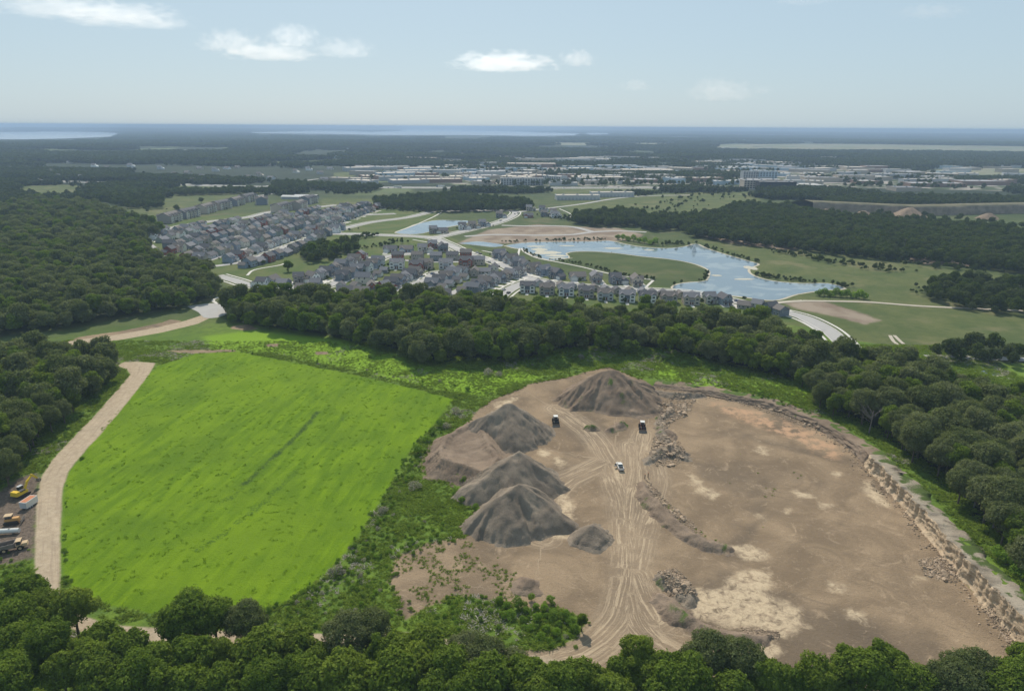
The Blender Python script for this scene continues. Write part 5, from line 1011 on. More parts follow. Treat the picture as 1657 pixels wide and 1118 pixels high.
# scrub: small bushes thick along edges
Q = []
for L_, w_, n_ in ((BERM, 4, 420), (smooth_line(GP([(700,700),(660,760),(610,850),(560,905),(490,965)]), 3), 3.0, 260), (smooth_line(GP([(1160,625),(1230,645),(1300,672),(1330,680)]), 3), 2.5, 90), (smooth_line(GP([(640,905),(600,960),(520,1000),(440,1005)]), 3), 9, 260), (smooth_line(GP([(700,985),(760,985),(820,1000),(880,1010),(900,1035)]), 3), 6, 150), (smooth_line(GP([(210,620),(150,690),(110,730)]), 3), 7, 200), (smooth_line(GP([(0,930),(30,925),(50,940)]), 3), 6, 90), (smooth_line(GP([(100,770),(102,850),(102,940)]), 3), 1.5, 60), (smooth_line(GP([(640,880),(690,870),(760,860)]), 3), 6, 60), (smooth_line(GP([(400,570),(500,585),(640,612),(720,632)]), 3), 8, 60)):
    i = rng.integers(len(L_), size=n_); Q += list(L_[i] + rng.normal(0, w_, (n_, 2)))
Q = np.array(Q); Q = Q[(sd_poly(Q, PIT) < 3) & (sd_poly(Q, LROAD) < -1) & (sd_poly(Q, FIELD) < 1)]
ids = rng.integers(0, 4, len(Q)); ids = np.where(rng.random(len(Q)) < .10, 4, ids)
tag(scatter('undergrowth', on_ground(Q, -.1), rng.uniform(0, 6.3, len(Q)), (rng.uniform(.22, .62, len(Q)))[:, None] * rng.uniform(.8, 1.2, (len(Q), 3)), ids, BR[:4] + [bpy.data.objects['foliage.028'] if 'foliage.028' in bpy.data.objects else BR[0]]), 'low scrub along the field, quarry and berm edges', 'scrub', kind='stuff')
# brush and small trees in the far meadows, gardens, pond banks
Q = []; S = []
def along(px, n, w, s0, s1, step=6):
    L_ = smooth_line(GP(px), step); i = rng.integers(len(L_), size=n); Q.extend(L_[i] + rng.normal(0, w, (n, 2))); S.extend(rng.uniform(s0, s1, n))
P_ = list(zip(*proj(POND[:, 0], POND[:, 1], 0)))
along([(1140,399),(1180,412),(1226,424)], 60, 2, .12, .3); along([(1226,446),(1300,456),(1366,464)], 90, 3, .12, .32); along([(845,402),(870,416),(940,428),(1010,446),(1056,452)], 160, 1.5, .1, .25); along([(1146,440),(1140,456),(1098,462)], 60, 2.5, .15, .3); along([(935,405),(1000,408),(1080,417),(1140,430)], 60, 3, .08, .2)
along([(820,392),(880,390),(980,388)], 80, 3, .1, .25); along([(1260,408),(1320,420),(1400,432),(1450,440)], 110, 6, .15, .4); along([(1300,404),(1400,414),(1500,430),(1600,440)], 130, 9, .15, .5); along([(1480,470),(1550,480),(1650,495)], 90, 7, .15, .45); along([(1060,345),(1130,320),(1230,316)], 90, 25, .2, .6); along([(610,398),(650,392),(590,402)], 40, 6, .15, .4); along([(580,388),(600,382)], 18, 4, .3, .5)
along([(1420,350),(1657,372)], 60, 20, .5, .9); along([(60,345),(250,340)], 30, 20, .2, .5); along([(640,340),(860,338)], 60, 8, .3, .6); along([(500,345),(600,338),(690,344)], 40, 8, .3, .55); along([(1060,350),(1180,372),(1300,388)], 120, 9, .25, .6); along([(900,352),(940,360),(1010,366)], 50, 5, .2, .5); along([(1062,396),(1120,396)], 30, 5, .2, .4)
n0 = len(Q); hp = np.array(HPOS); i = rng.integers(len(hp), size=520); Q.extend(hp[i] + rng.normal(0, 8.5, (520, 2))); S.extend(rng.uniform(.10, .36, 520))
Q = np.array(Q); S = np.array(S); dh = np.array([np.min(np.hypot(*(hp - q).T)) for q in Q]); ok = (dh > 5.5)
for pnd in (POND, POND2): ok &= sd_poly(Q, pnd) < -.5
for px, w, wk in STREETS: ok &= sd_line(Q, smooth_line(GP(px), 12))[0] > w / 2 + .6
Q, S = Q[ok], S[ok]
tag(scatter('brush', np.column_stack([Q, np.zeros(len(Q))]), rng.uniform(0, 6.3, len(Q)), S[:, None] * rng.uniform(.8, 1.2, (len(Q), 3)), rng.integers(0, 4, len(Q)), LPC), 'brush and young trees of the far meadows and gardens', 'brush', kind='stuff')
# ------------------------------------------------------------------ far town and countryside
CT = []
for k, (px, py) in enumerate([(700,262),(480,272),(1480,262),(300,268)]):
    x, y = G(px, py); o = ob('tree_belt', CLUMP[k], loc=(x, y, 0)); tag(o, ['dark belt of trees left of the far town', 'dark belt of trees beyond the highway', 'dark belt of trees before the airfield', 'dark belt of trees in the left distance'][k], 'trees', kind='stuff'); CT.append(o)
N = 60000; rr2 = 1330 * np.exp(rng.random(N) ** .8 * math.log(22000 / 1330)); aa = rng.uniform(-.72, .72, N); Q = np.column_stack([rr2 * np.sin(aa), rr2 * np.cos(aa)])
nz = fbm(Q[:, 0] / 420, Q[:, 1] / 260, 91, 3); nz2 = fbm(Q[:, 0] / 2600, Q[:, 1] / 1400, 95, 3)
ub = sd_poly(Q, URBAN, 60); ok = (nz + .35 * nz2 > np.where(ub > 0, .80, .62))
for L_ in AIRPORT + MEADOW[1:]: ok &= sd_poly(Q, L_, 60) < -15
for L_ in LAKES: ok &= sd_poly(Q, L_, 200) < -30
ok &= sd_line(Q, GP(HWY))[0] > 55
for L_ in LAKES:                                # shores stay open towards the near side
    pl = np.stack(proj(L_[:, 0], L_[:, 1], 0), -1); tp = np.stack(proj(Q[:, 0], Q[:, 1], height(Q[:, 0], Q[:, 1]) + 19), -1); ok &= ~((sd_poly(tp, pl, 30) > -.4))
Q = Q[ok]; rr2 = rr2[ok]; print('clumps', len(Q)); sz = np.where(rr2 > 4500, 1.9, np.where(rr2 > 2500, 1.15, .75)) * rng.uniform(.75, 1.25, len(Q))
Hs = height(Q[:, 0], Q[:, 1]); keep = in_view(Q[:, 0], Q[:, 1], 0, 60); Q, Hs, sz = Q[keep], Hs[keep], sz[keep]
tag(scatter('countryside_woods', np.column_stack([Q, Hs - 1]), rng.uniform(0, 6.3, len(Q)), np.column_stack([sz, sz, np.minimum(sz, 1.3)]), rng.integers(0, 4, len(Q)), CT), 'wooded countryside and town trees fading to the horizon', 'woodland', kind='stuff')
U = pts_in([(590,292),(760,266),(950,250),(1100,252),(1250,258),(1420,270),(1560,288),(1657,296),(1657,310),(1450,305),(1200,303),(1040,303),(850,303),(790,300)], 5200)
ub2 = fbm(U[:, 0] / 160, U[:, 1] / 160, 99) > .47; U = U[ub2]; U = U[sd_line(U, GP(HWY))[0] > 30]; s_ = rng.uniform(.5, 1.1, len(U))
tag(scatter('town_trees', np.column_stack([U, np.zeros(len(U))]), rng.uniform(0, 6.3, len(U)), s_[:, None] * np.ones((1, 3)), rng.integers(0, 4, len(U)), LPC), 'trees between the buildings of the far town', 'trees', kind='stuff')
# buildings of the town
for k, v in {'town white': (.47, .47, .46), 'town tan': (.42, .36, .29), 'town grey': (.36, .37, .38), 'town brick': (.26, .17, .13), 'town blue': (.35, .45, .52), 'flat roof pale': (.38, .37, .35), 'flat roof tan': (.46, .41, .35), 'flat roof grey': (.30, .30, .31), 'black': (.03, .03, .035)}.items(): M[k] = flat(k, v, .8, .25, .08, .1)
def block(px, py, w, d, h, wall, roof, label, group=None, rz=0.0, wins=0, cols=0, name='commercial_building', doors=0):
    x, y = G(px, py); e = ob(name, None, loc=(x, y, 0), rz=rz); e.empty_display_size = .1
    m = MB(); m.box(-w / 2, w / 2, 0, d, -.5, h, M[wall]); m.build('wall', e)
    m = MB(); m.box(-w / 2 + .5, w / 2 - .5, .5, d - .5, h, h + .15, M[roof]); m.box(-w / 2 - .2, w / 2 + .2, -.2, .5, h - .4, h + .8, M[wall]); m.box(-w / 2 - .2, w / 2 + .2, d - .5, d + .2, h - .4, h + .8, M[wall]); m.box(-w / 2 - .2, -w / 2 + .5, .5, d - .5, h - .4, h + .8, M[wall]); m.box(w / 2 - .5, w / 2 + .2, .5, d - .5, h - .4, h + .8, M[wall]); r = m.build('roof', e)
    r_ = random.Random(int(px * 31 + py))
    if d > 14:
        if 'runit' not in CACHE: m = MB(); m.box(-2, 2, -1.5, 1.5, 0, 1.9, M['town grey'], .1, .1); m.box(-.9, .9, -.9, .9, 1.9, 2.2, M['black']); CACHE['runit'] = m.mesh('roof_unit')
        for q in range(3 if py > 284 else 1): ob('roof_unit', CACHE['runit'], r, loc=(w * (-.33 + .33 * q) + r_.uniform(-2, 2), r_.uniform(d * .3, d * .7), h + .14))
    if wins:
        sx = w / cols; sz = h / wins; key = ('w', round(sx, 1), round(sz, 1))
        if key not in CACHE: mm = MB(); mm.box(-sx * .3, sx * .3, -.12, .05, sz * .22, sz * .78, M['glass']); CACHE[key] = mm.mesh('window')
        for a in range(cols):
            for b_ in range(wins): ob('window', CACHE[key], e, loc=(-w / 2 + (a + .5) * sx, 0, b_ * sz))
    for a in range(doors):
        key = 'sdoor'
        if key not in CACHE: mm = MB(); mm.box(-1.5, 1.5, -.15, .05, 0, 4.2, M['town grey']); CACHE[key] = mm.mesh('roller_door')
        ob('roller_door', CACHE[key], e, loc=(-w / 2 + (a + .5) * w / doors, 0, 0))
    tag(e, label, 'building', group); return e
block(936,324,76,22,7.5,'town white','flat roof tan','front long white storage building with dark doors before the highway', rz=.10, doors=12, name='storage_building'); block(992,319,78,22,7.5,'town white','flat roof tan','rear long white storage building with dark doors before the highway', rz=.10, doors=12, name='storage_building')
block(845,300,92,18,14,'town white','flat roof pale','long four-storey white apartment block beside the highway', wins=4, cols=16, name='apartment_block', rz=.05); block(892,296,48,30,14,'town white','flat roof pale','shorter white apartment block angled behind the long one', wins=4, cols=8, rz=-.6, name='apartment_block')
block(1258,309,74,26,17,'black','flat roof grey','black topped office block with white window frames behind the wood', wins=3, cols=10, name='office_block'); block(1222,306,48,30,17,'town tan','flat roof grey','tan office block left of the black topped one', wins=4, cols=8, name='office_block')
block(1238,291,58,24,19,'town blue','flat roof pale','pale blue glass office block behind the tan office', wins=5, cols=8, name='office_block'); block(1214,291,36,24,19,'town grey','flat roof pale','grey office block beside the pale blue one', wins=5, cols=6, name='office_block')
for m in [o for o in bpy.data.objects if o.get('label', '').startswith('black topped')]:
    for c in m.children:
        if c.name.startswith('window'): c.data = c.data
LG = 'flat roofs of the far town'
for k, (px, py, w, d, h, wl, rf, lab) in enumerate([(968,293,120,60,8,'town tan','flat roof tan','wide tan-roofed store behind the highway'),(940,286,110,50,8,'town grey','flat roof pale','wide white-roofed store behind the tan-roofed store'),(860,272,150,60,12,'town brick','flat roof tan','big brick store at the left of the town centre'),(1050,281,140,60,9,'town tan','flat roof tan','long tan store right of the white-roofed store'),(1000,274,120,50,10,'town blue','flat roof grey','long bluish store behind the tan stores'),(912,301,60,30,6,'town white','flat roof pale','small white building directly on the highway'),(1300,305,90,60,6,'town white','flat roof pale','low white building right of the office blocks'),(1330,295,80,30,10,'town tan','flat roof grey','tan apartment row right of the office blocks'),(1385,292,90,30,11,'town tan','flat roof grey','second tan apartment row farther right'),(1450,290,100,30,11,'town grey','flat roof grey','grey apartment row before the quarry'),(1380,272,110,40,6,'flat roof pale','flat roof tan','pale shed before the airfield'),(1420,276,70,40,12,'town brick','flat roof grey','dark brick block before the airfield'),(1520,303,120,50,7,'town brick','flat roof grey','low brick building above the far quarry'),(1595,300,110,50,8,'town brick','flat roof grey','low brick building at the right above the far quarry'),(1470,310,50,40,7,'town tan','roof grey','tan building beside the far quarry'),(600,265,50,30,8,'town tan','flat roof tan','tan building among trees left of the town'),(760,290,100,50,5,'flat roof tan','flat roof tan','pale paved depot before the town'),(620,274,80,40,6,'town white','flat roof pale','white-roofed store left of the town'),(300,246,60,30,7,'town white','flat roof pale','small white building far off at left'),(560,299,0,0,0,'','','')]):
    if w: block(px, py, w, d, h, wl, rf, lab, LG)
r_ = random.Random(5); used = []
while len(used) < 240:
    px, py = r_.uniform(560, 1657), r_.uniform(238, 301)
    if py < 250 and r_.random() < .5: continue
    x, y = G(px, py)
    if sd_poly(np.array([[x, y]]), URBAN, 60)[0] < -40 and r_.random() < .75: continue
    if any(math.hypot(x - a, y - b) < 62 for a, b in used) or sd_line(np.array([[x, y]]), GP(HWY))[0][0] < 60: continue
    used.append((x, y)); wl, rf = r_.choice(['town white', 'town tan', 'town tan', 'town grey', 'town brick', 'town blue']), r_.choice(['flat roof pale', 'flat roof tan', 'flat roof grey', 'flat roof tan']); k_ = y / 1500
    block(px, py, r_.uniform(30, 90) * min(k_, 2.0), r_.uniform(22, 55), r_.uniform(5, 10), wl, rf, f"{wl[5:]} building with {rf[10:]} flat roof, {'near' if py > 280 else 'middle' if py > 260 else 'far'} part of town", LG, rz=r_.uniform(-.5, .5))
for k, (px, py, w, d, h) in enumerate([(12,389,45,14,6),(38,383,38,12,6)]):
    x, y = G(px, py); e = ob('shed', None, loc=(x, y, 0), rz=.5); m = MB(); m.box(-w / 2, w / 2, -d / 2, d / 2, 0, h, M['siding pale grey']); m.build('wall', e); m = MB(); gable_roof(m, -w / 2, w / 2, -d / 2, d / 2, h, .35, M['roof grey']); m.build('roof', e); tag(e, ['grey roofed long building in the wood at the left edge', 'second grey roofed building in the left wood'][k], 'building')
for k, (px, py) in enumerate([(476,322),(496,321)]):
    x, y = G(px, py); e = ob('barn', None, loc=(x, y, 0), rz=-.1); m = MB(); m.box(-20, 20, -7, 7, 0, 4, M['town grey']); m.build('wall', e); m = MB(); gable_roof(m, -20, 20, -7, 7, 4, .3, M['town white']); m.build('roof', e); tag(e, ['white roofed barn behind the apartment rows', 'second white roofed barn to the right of the first'][k], 'barn')
# far quarry at the right edge
def far_cliff():
    L_ = smooth_line(GP([(1318,330),(1400,334),(1500,338),(1600,336),(1700,334)], 10), 6); V = []; h = 12
    for k in range(6): V.append(np.column_stack([L_ + np.array([0, 1]) * (k * .9 + 3 * fbm(L_[:, 0] / 14, L_[:, 0] * 0 + k, 3)[:, None]), np.full(len(L_), h * k / 5.0)]))
    V.append(np.column_stack([L_ + [0, 40], np.full(len(L_), h)])); V.append(np.column_stack([L_ + [0, 120], np.full(len(L_), -1)])); me = mesh_np('cliff', np.concatenate(V), grid_faces(8, len(L_)), [M['gravel']]); attr(me, 'weed', np.repeat([0, 0, 0, 0, 0, .42, .42, .42], len(L_))); tag(ob('far_quarry_face', me), 'dark cut face of the distant quarry at the right', 'rock face')
far_cliff()
for i, (px, py, h) in enumerate([(1338,338,9),(1398,341,8),(1472,336,15),(1600,345,8)]):
    heap('gravel_pile', [(px - 4, py, h * .8), (px, py, h), (px + 4, py, h * .8)], .62, M['topsoil'], res=2.0, label=['pale gravel heap at the left of the distant quarry', 'second small heap in the distant quarry', 'tallest heap in the distant quarry', 'wide low heap at the right of the distant quarry'][i], group='heaps in the distant quarry', seed=300 + i)

r_ = random.Random(21); got = 0
while got < 56:
    px, py = r_.uniform(5, 640), r_.uniform(262, 300); x, y = G(px, py)
    if sd_line(np.array([[x, y]]), GP(HWY))[0][0] < 40 or any(sd_poly(np.array([[x, y]]), q)[0] > -5 for q in MEADOW): continue
    wc = r_.choice(['white', 'pale grey', 'cream', 'tan']); e = ob('house', None, loc=(x, y, height(x, y)[0]), rz=r_.uniform(-.6, .6), sc=1.25); got += 1
    for nm, me, loc, r in house_parts('ranch' if r_.random() < .5 else 'two', wc, r_.choice(['grey', 'brown-grey']))[:3]:
        if nm in ('wall', 'roof', 'garage'): ob(nm, me, e, loc=loc, rz=r)
    tag(e, f"{wc} house among the distant trees {'north of' if py < 290 else 'beside'} the highway at the left", 'house', 'houses among the distant trees')

dup_ = {}
for o in bpy.data.objects:
    if o.get('group') in (LG, 'houses among the distant trees'): dup_.setdefault(o['label'], []).append(o)
for lab_, lst in dup_.items():
    if len(lst) > 1:
        for k, o in enumerate(sorted(lst, key=lambda q: float(proj(q.location.x, q.location.y, 0)[0]))): o['label'] = f'{nth(k + 1)} from left, ' + lab_.replace(' among the distant trees', ' in distant trees').replace(' at the left', '')
# ------------------------------------------------------------------ machines and vehicles
M['rubber'] = flat('tyre_rubber', (.025, .025, .027), .85, .2); M['black_paint'] = flat('black_machine_paint', (.035, .035, .038), .5, .4); M['white_paint'] = flat('white_paint', (.58, .57, .54), .35, .5, .04); M['yellow_paint'] = flat('yellow_paint', (.62, .42, .03), .45, .4, .12); M['orange_paint'] = flat('faded_orange_paint', (.48, .27, .10), .6, .3, .15)
M['red_paint'] = flat('dark_red_paint', (.22, .05, .03), .5, .4, .15); M['steel'] = flat('worn_steel', (.22, .19, .17), .6, .4, .3, metal=.4); M['rust'] = flat('rusty_roof', (.42, .17, .09), .8, .2, .3, 2); M['silver_paint'] = flat('silver_paint', (.45, .46, .48), .35, .5, .04); M['blue_paint'] = flat('blue_paint', (.06, .10, .22), .35, .5, .04); M['tan_paint'] = flat('tan_paint', (.45, .33, .20), .6, .3, .15); M['tail'] = flat('tail_lamp', (.4, .02, .02), .3, .5)
def wheel(e, x, y, r, w, rim='white_paint'):
    m = MB(); n = 18; prof = [(.55, -.5), (.92, -.5), (1.0, -.32), (1.0, .32), (.92, .5), (.55, .5)]
    vs = [(p[1] * w, p[0] * r * math.cos(2 * math.pi * k / n), p[0] * r * math.sin(2 * math.pi * k / n)) for k in range(n) for p in prof]; q = len(prof)
    m.add(vs, [(k * q + i, k * q + (i + 1) % q, ((k + 1) % n) * q + (i + 1) % q, ((k + 1) % n) * q + i) for k in range(n) for i in range(q)], M['rubber']); o = m.build('wheel', e, loc=(x, y, r))
    m = MB(); m.tube([(-w * .42, 0, 0), (w * .42, 0, 0)], r * .57, M[rim], 14); m.build('rim', o); return o
def loader(px, py, rz, label, body):
    x, y = G(px, py); e = ob('wheel_loader', None, loc=(x, y, height(x, y)[0] - .05), rz=rz)
    for sx in (-1.12, 1.12):
        for sy in (-1.7, 1.6): wheel(e, sx, sy, .82, .65, 'yellow_paint' if body != 'red_paint' else 'steel')
    m = MB(); m.box(-.85, .85, .3, 3.6, .8, 2.1, M[body], .08, .1); m.box(-.75, .75, -2.4, .2, .75, 1.5, M['black_paint']); m.box(-.9, .9, 3.5, 3.8, .7, 1.6, M['black_paint']); m.build('body', e)
    m = MB(); m.box(-.8, .8, -.75, .95, 2.1, 2.2, M['black_paint']); [m.box(a, a + .1, b_, b_ + .1, 2.2, 3.25, M['white_paint']) for a in (-.8, .7) for b_ in (-.75, .85)]; m.box(-.7, .7, -.68, -.62, 2.25, 3.2, M['glass']); m.box(-.7, .7, .82, .88, 2.25, 3.2, M['glass']); m.box(-.76, -.70, -.62, .82, 2.25, 3.2, M['glass']); m.box(.70, .76, -.62, .82, 2.25, 3.2, M['glass']); c = m.build('cab', e)
    m = MB(); m.box(-.95, .95, -.95, 1.1, 3.25, 3.42, M['white_paint'], .06, .06); m.build('cab_roof', c)
    for s in (-.55, .45):
        m = MB(); m.extr([(-.9, 1.9), (-2.6, 1.35), (-3.5, .55), (-3.45, .3), (-2.5, 1.0), (-.9, 1.5)], s, s + .14, M[body], 'x'); m.build('lift_arm', e)
    m = MB(); m.extr([(-3.3, .25), (-3.5, .95), (-3.7, 1.35), (-3.62, .6), (-3.9, .22), (-4.55, .10), (-4.5, .02), (-3.4, .05)], -1.5, 1.5, M['steel'], 'x'); m.box(-1.53, -1.45, -4.4, -3.3, .08, 1.0, M['steel'], 0, .25); m.box(1.45, 1.53, -4.4, -3.3, .08, 1.0, M['steel'], 0, .25); m.build('bucket', e)
    m = MB(); m.tube([(.45, 2.6, 2.05), (.45, 2.6, 2.9)], .07, M['black_paint'], 8); m.build('exhaust', e); tag(e, label, 'wheel loader', 'wheel loaders in the quarry')
loader(899, 684, 0.0, 'black and white wheel loader parked left of the haul road facing the camera', 'black_paint'); loader(1039, 694, -.12, 'dark reddish wheel loader parked beside the rubble right of the road', 'red_paint')
def pickup(px, py, rz):
    x, y = G(px, py); e = ob('pickup_truck', None, loc=(x, y, height(x, y)[0]), rz=rz); W = M['white_paint']      # nose to +Y
    for sx in (-.82, .82):
        for sy in (-1.75, 1.85): wheel(e, sx, sy, .40, .28, 'silver_paint')
    m = MB(); m.extr([(-2.85, .55), (-2.85, 1.05), (-2.75, 1.12), (1.25, 1.12), (2.7, 1.02), (2.9, .85), (2.9, .5)][::-1], -.98, .98, W, 'x'); m.build('body', e)
    m = MB(); m.extr([(-.95, 1.12), (-.75, 1.78), (-.6, 1.84), (.55, 1.84), (.7, 1.78), (1.35, 1.12)][::-1], -.84, .84, M['glass'], 'x'); [m.extr([(-1.0, 1.10), (-.78, 1.8), (-.66, 1.8), (-.85, 1.10)][::-1], s - .07, s + .07, W, 'x') for s in (-.82, .82)]; c = m.build('cab', e)
    m = MB(); m.box(-.83, .83, -.72, .66, 1.84, 1.92, W, .05, .06); m.build('roof', c)
    m = MB(); m.box(-.80, .80, -2.7, -1.05, 1.124, 1.135, M['rubber']); [m.box(a, a + .14, -2.8, -1.0, 1.12, 1.32, W) for a in (-.97, .83)]; m.box(-.83, .83, -1.1, -.98, 1.12, 1.35, W); m.build('bed', e)
    m = MB(); m.box(-.9, .9, -2.92, -2.84, .62, 1.32, W); m.build('tailgate', e); m = MB(); m.box(-.95, .95, -3.02, -2.86, .45, .6, M['steel']); m.build('bumper', e)
    for s in (-1, 1): m = MB(); m.box(s * .95 - .07, s * .95 + .07, -2.9, -2.82, .75, 1.25, M['tail']); m.build('tail_lamp', e)
    m = MB(); m.box(-.06, .02, -1.15, 0, -.45, .12, W); m.box(-.05, .0, -1.05, -.12, .12, .62, M['glass']); d = m.build('door', e, loc=(-.98, .75, 1.0)); d.rotation_euler = (0, 0, -1.15); d['label'] = 'open driver-side door'
    tag(e, 'white pickup truck with its door open on the haul road', 'pickup truck')
pickup(1003, 757, .06)
def excavator(px, py, rz):
    x, y = G(px, py); e = ob('excavator', None, loc=(x, y, height(x, y)[0]), rz=rz); Y = M['yellow_paint']
    for s in (-1.25, 1.25):
        m = MB(); m.extr([(-1.9, .25), (-2.1, .55), (-1.9, .9), (1.9, .9), (2.1, .55), (1.9, .25), (1.6, .02), (-1.6, .02)], s - .32, s + .32, M['black_paint'], 'x'); m.build('track', e)
    m = MB(); m.box(-1.45, 1.45, -2.6, 1.4, 1.1, 2.0, Y, .06, .1); m.box(-1.4, 1.4, -2.9, -1.2, 1.15, 2.5, Y, .12, .2); m.tube([(0, 0, .6), (0, 0, 1.15)], .8, M['black_paint'], 14); m.box(-.2, 1.3, -1.15, .6, 2.0, 2.35, M['black_paint']); m.build('house', e)
    m = MB(); m.box(-1.45, -.45, -.3, 1.45, 2.0, 3.2, M['glass'], .05, .08); m.box(-1.48, -.42, -.35, 1.4, 3.2, 3.3, M['silver_paint']); m.build('cab', e)
    m = MB(); m.extr([(.9, 1.9), (2.2, 4.2), (4.6, 5.6), (4.7, 5.2), (2.7, 3.7), (1.5, 1.7)], -.05, .4, Y, 'x'); b = m.build('boom', e); m = MB(); m.tube([(.17, 1.3, 1.6), (.17, 3.0, 3.9)], .10, M['steel'], 8); m.build('hydraulic_ram', b)
    m = MB(); m.extr([(4.3, 5.9), (4.9, 5.7), (6.6, 3.3), (6.4, 3.0), (4.5, 5.0)], 0, .35, Y, 'x'); m.build('arm', e); m = MB(); m.extr([(6.3, 3.3), (6.7, 3.4), (7.2, 2.7), (7.0, 2.0), (6.3, 1.9), (6.2, 2.4)], -.45, .8, M['steel'], 'x'); m.build('bucket', e)
    tag(e, 'yellow excavator with raised boom at the wood edge beside the gravel lane', 'excavator')
excavator(36, 802, -.25)
x, y = G(48, 819); e = ob('box_trailer', None, loc=(x, y, .0), rz=-.12)
for s in (-1.1, 1.1):
    for q in (-.45, .45): wheel(e, s, q - .6, .36, .25, 'silver_paint')
m = MB(); m.box(-1.25, 1.25, -2.4, 2.4, .55, 2.7, M['white_paint']); m.build('body', e); m = MB(); m.box(-1.28, 1.28, -2.43, 2.43, 2.7, 2.76, M['white_paint']); m.box(-1.08, 1.08, -2.2, 2.2, 2.764, 2.79, M['rust']); m.build('roof', e); m = MB(); m.box(-1.1, 1.1, -2.46, -2.4, .65, 2.6, M['silver_paint']); m.build('rear_door', e); m = MB(); m.tube([(-.8, 2.4, .6), (0, 3.6, .5), (.8, 2.4, .6)], .06, M['black_paint'], 6); m.build('drawbar', e); tag(e, 'white box trailer with a rusty red roof beside the excavator', 'trailer')
def hauler(px, py, rz, label, cab):
    x, y = G(px, py); e = ob('dump_truck', None, loc=(x, y, .0), rz=rz)
    for s in (-1.15, 1.15):
        for q in (2.6, -1.4, -3.0): wheel(e, s, q, .78, .55, 'tan_paint')
    m = MB(); m.box(-.6, .6, -4.2, 4.0, .8, 1.2, M['black_paint']); m.build('chassis', e)
    m = MB(); m.box(-1.1, 1.1, 1.7, 2.9, 1.2, 2.9, M['glass'], .06, .08); m.box(-1.15, 1.15, 1.65, 3.0, 2.9, 3.02, M[cab]); m.box(-1.12, 1.12, 1.66, 2.95, 1.15, 1.8, M[cab]); m.build('cab', e); m = MB(); m.box(-.95, .95, 2.95, 4.5, 1.1, 2.0, M[cab], .1, .12); m.build('bonnet', e)
    m = MB(); m.extr([(-4.6, 2.3), (-4.3, 1.5), (-3.4, 1.25), (1.0, 1.25), (1.45, 2.7), (1.3, 2.7), (.85, 1.42), (-3.3, 1.42), (-4.2, 1.68), (-4.45, 2.35)], -1.25, 1.25, M['steel'], 'x'); [m.extr([(-4.6, 2.3), (-4.3, 1.5), (-3.4, 1.25), (1.0, 1.25), (1.45, 2.7)], a, a + .12, M['steel'], 'x') for a in (-1.37, 1.25)]; m.build('dump_bed', e); tag(e, label, 'dump truck', 'machines parked beside the gravel lane')
hauler(18, 890, -1.15, 'articulated dump truck with tan cab nearest the bottom trees by the lane', 'tan_paint')
def dozer(px, py, rz):
    x, y = G(px, py); e = ob('bulldozer', None, loc=(x, y, 0), rz=rz)
    for s in (-1.0, 1.0): m = MB(); m.extr([(-2.0, .2), (-2.2, .6), (-1.8, 1.0), (1.5, 1.0), (2.0, .6), (1.8, .2), (1.4, 0), (-1.5, 0)], s - .3, s + .3, M['black_paint'], 'x'); m.build('track', e)
    m = MB(); m.box(-.68, .68, -1.8, 2.2, .6, 1.9, M['orange_paint'], .06, .1); m.build('body', e); m = MB(); m.box(-.8, .8, -1.5, .3, 1.9, 2.9, M['glass'], .05, .08); m.box(-.95, .95, -1.7, .5, 2.9, 3.02, M['tan_paint']); m.build('cab', e)
    m = MB(); m.extr([(2.6, .1), (2.85, .5), (2.7, 1.2), (2.95, 1.35), (3.1, .6), (2.8, .05)], -1.7, 1.7, M['steel'], 'x'); m.build('blade', e); m = MB(); m.tube([(-.9, 0, .5), (-.9, 2.7, .5)], .09, M['orange_paint'], 6); m.tube([(.9, 0, .5), (.9, 2.7, .5)], .09, M['orange_paint'], 6); m.build('push_arms', e); tag(e, 'orange and tan bulldozer beside the white pipe left of the lane', 'bulldozer', 'machines parked beside the gravel lane')
dozer(20, 846, -1.25)
x, y = G(8, 863); e = ob('storage_tank', None, loc=(x, y, 0), rz=.12); m = MB(); m.tube([(-4.2, 0, .9), (-4.0, 0, .9), (4.0, 0, .9), (4.25, 0, .9)], .75, M['white_paint'], 16); m.build('tank', e); m = MB(); [m.box(a - .2, a + .2, -.6, .6, 0, .35, M['steel']) for a in (-2.5, 2.5)]; m.build('cradle', e); m = MB(); m.tube([(1.5, 0, 1.6), (1.5, 0, 1.8)], .25, M['steel'], 10); m.build('hatch', e); tag(e, 'long white tank lying between the bulldozer and the dump truck', 'tank')
for k, (px, py) in enumerate([(1043.5,774),(1048.5,772)]):
    x, y = G(px, py); m = MB(); m.box(-.12, .12, -.12, .12, -.2, 1.8, M['bark']); m.box(-.14, .14, -.14, .14, 1.8, 1.9, M['rust']); tag(m.build('marker_post', loc=(x, y, height(x, y)[0])), ['left rusty marker post at the end of the long dirt bank', 'right rusty marker post at the end of the long dirt bank'][k], 'post', 'marker posts')
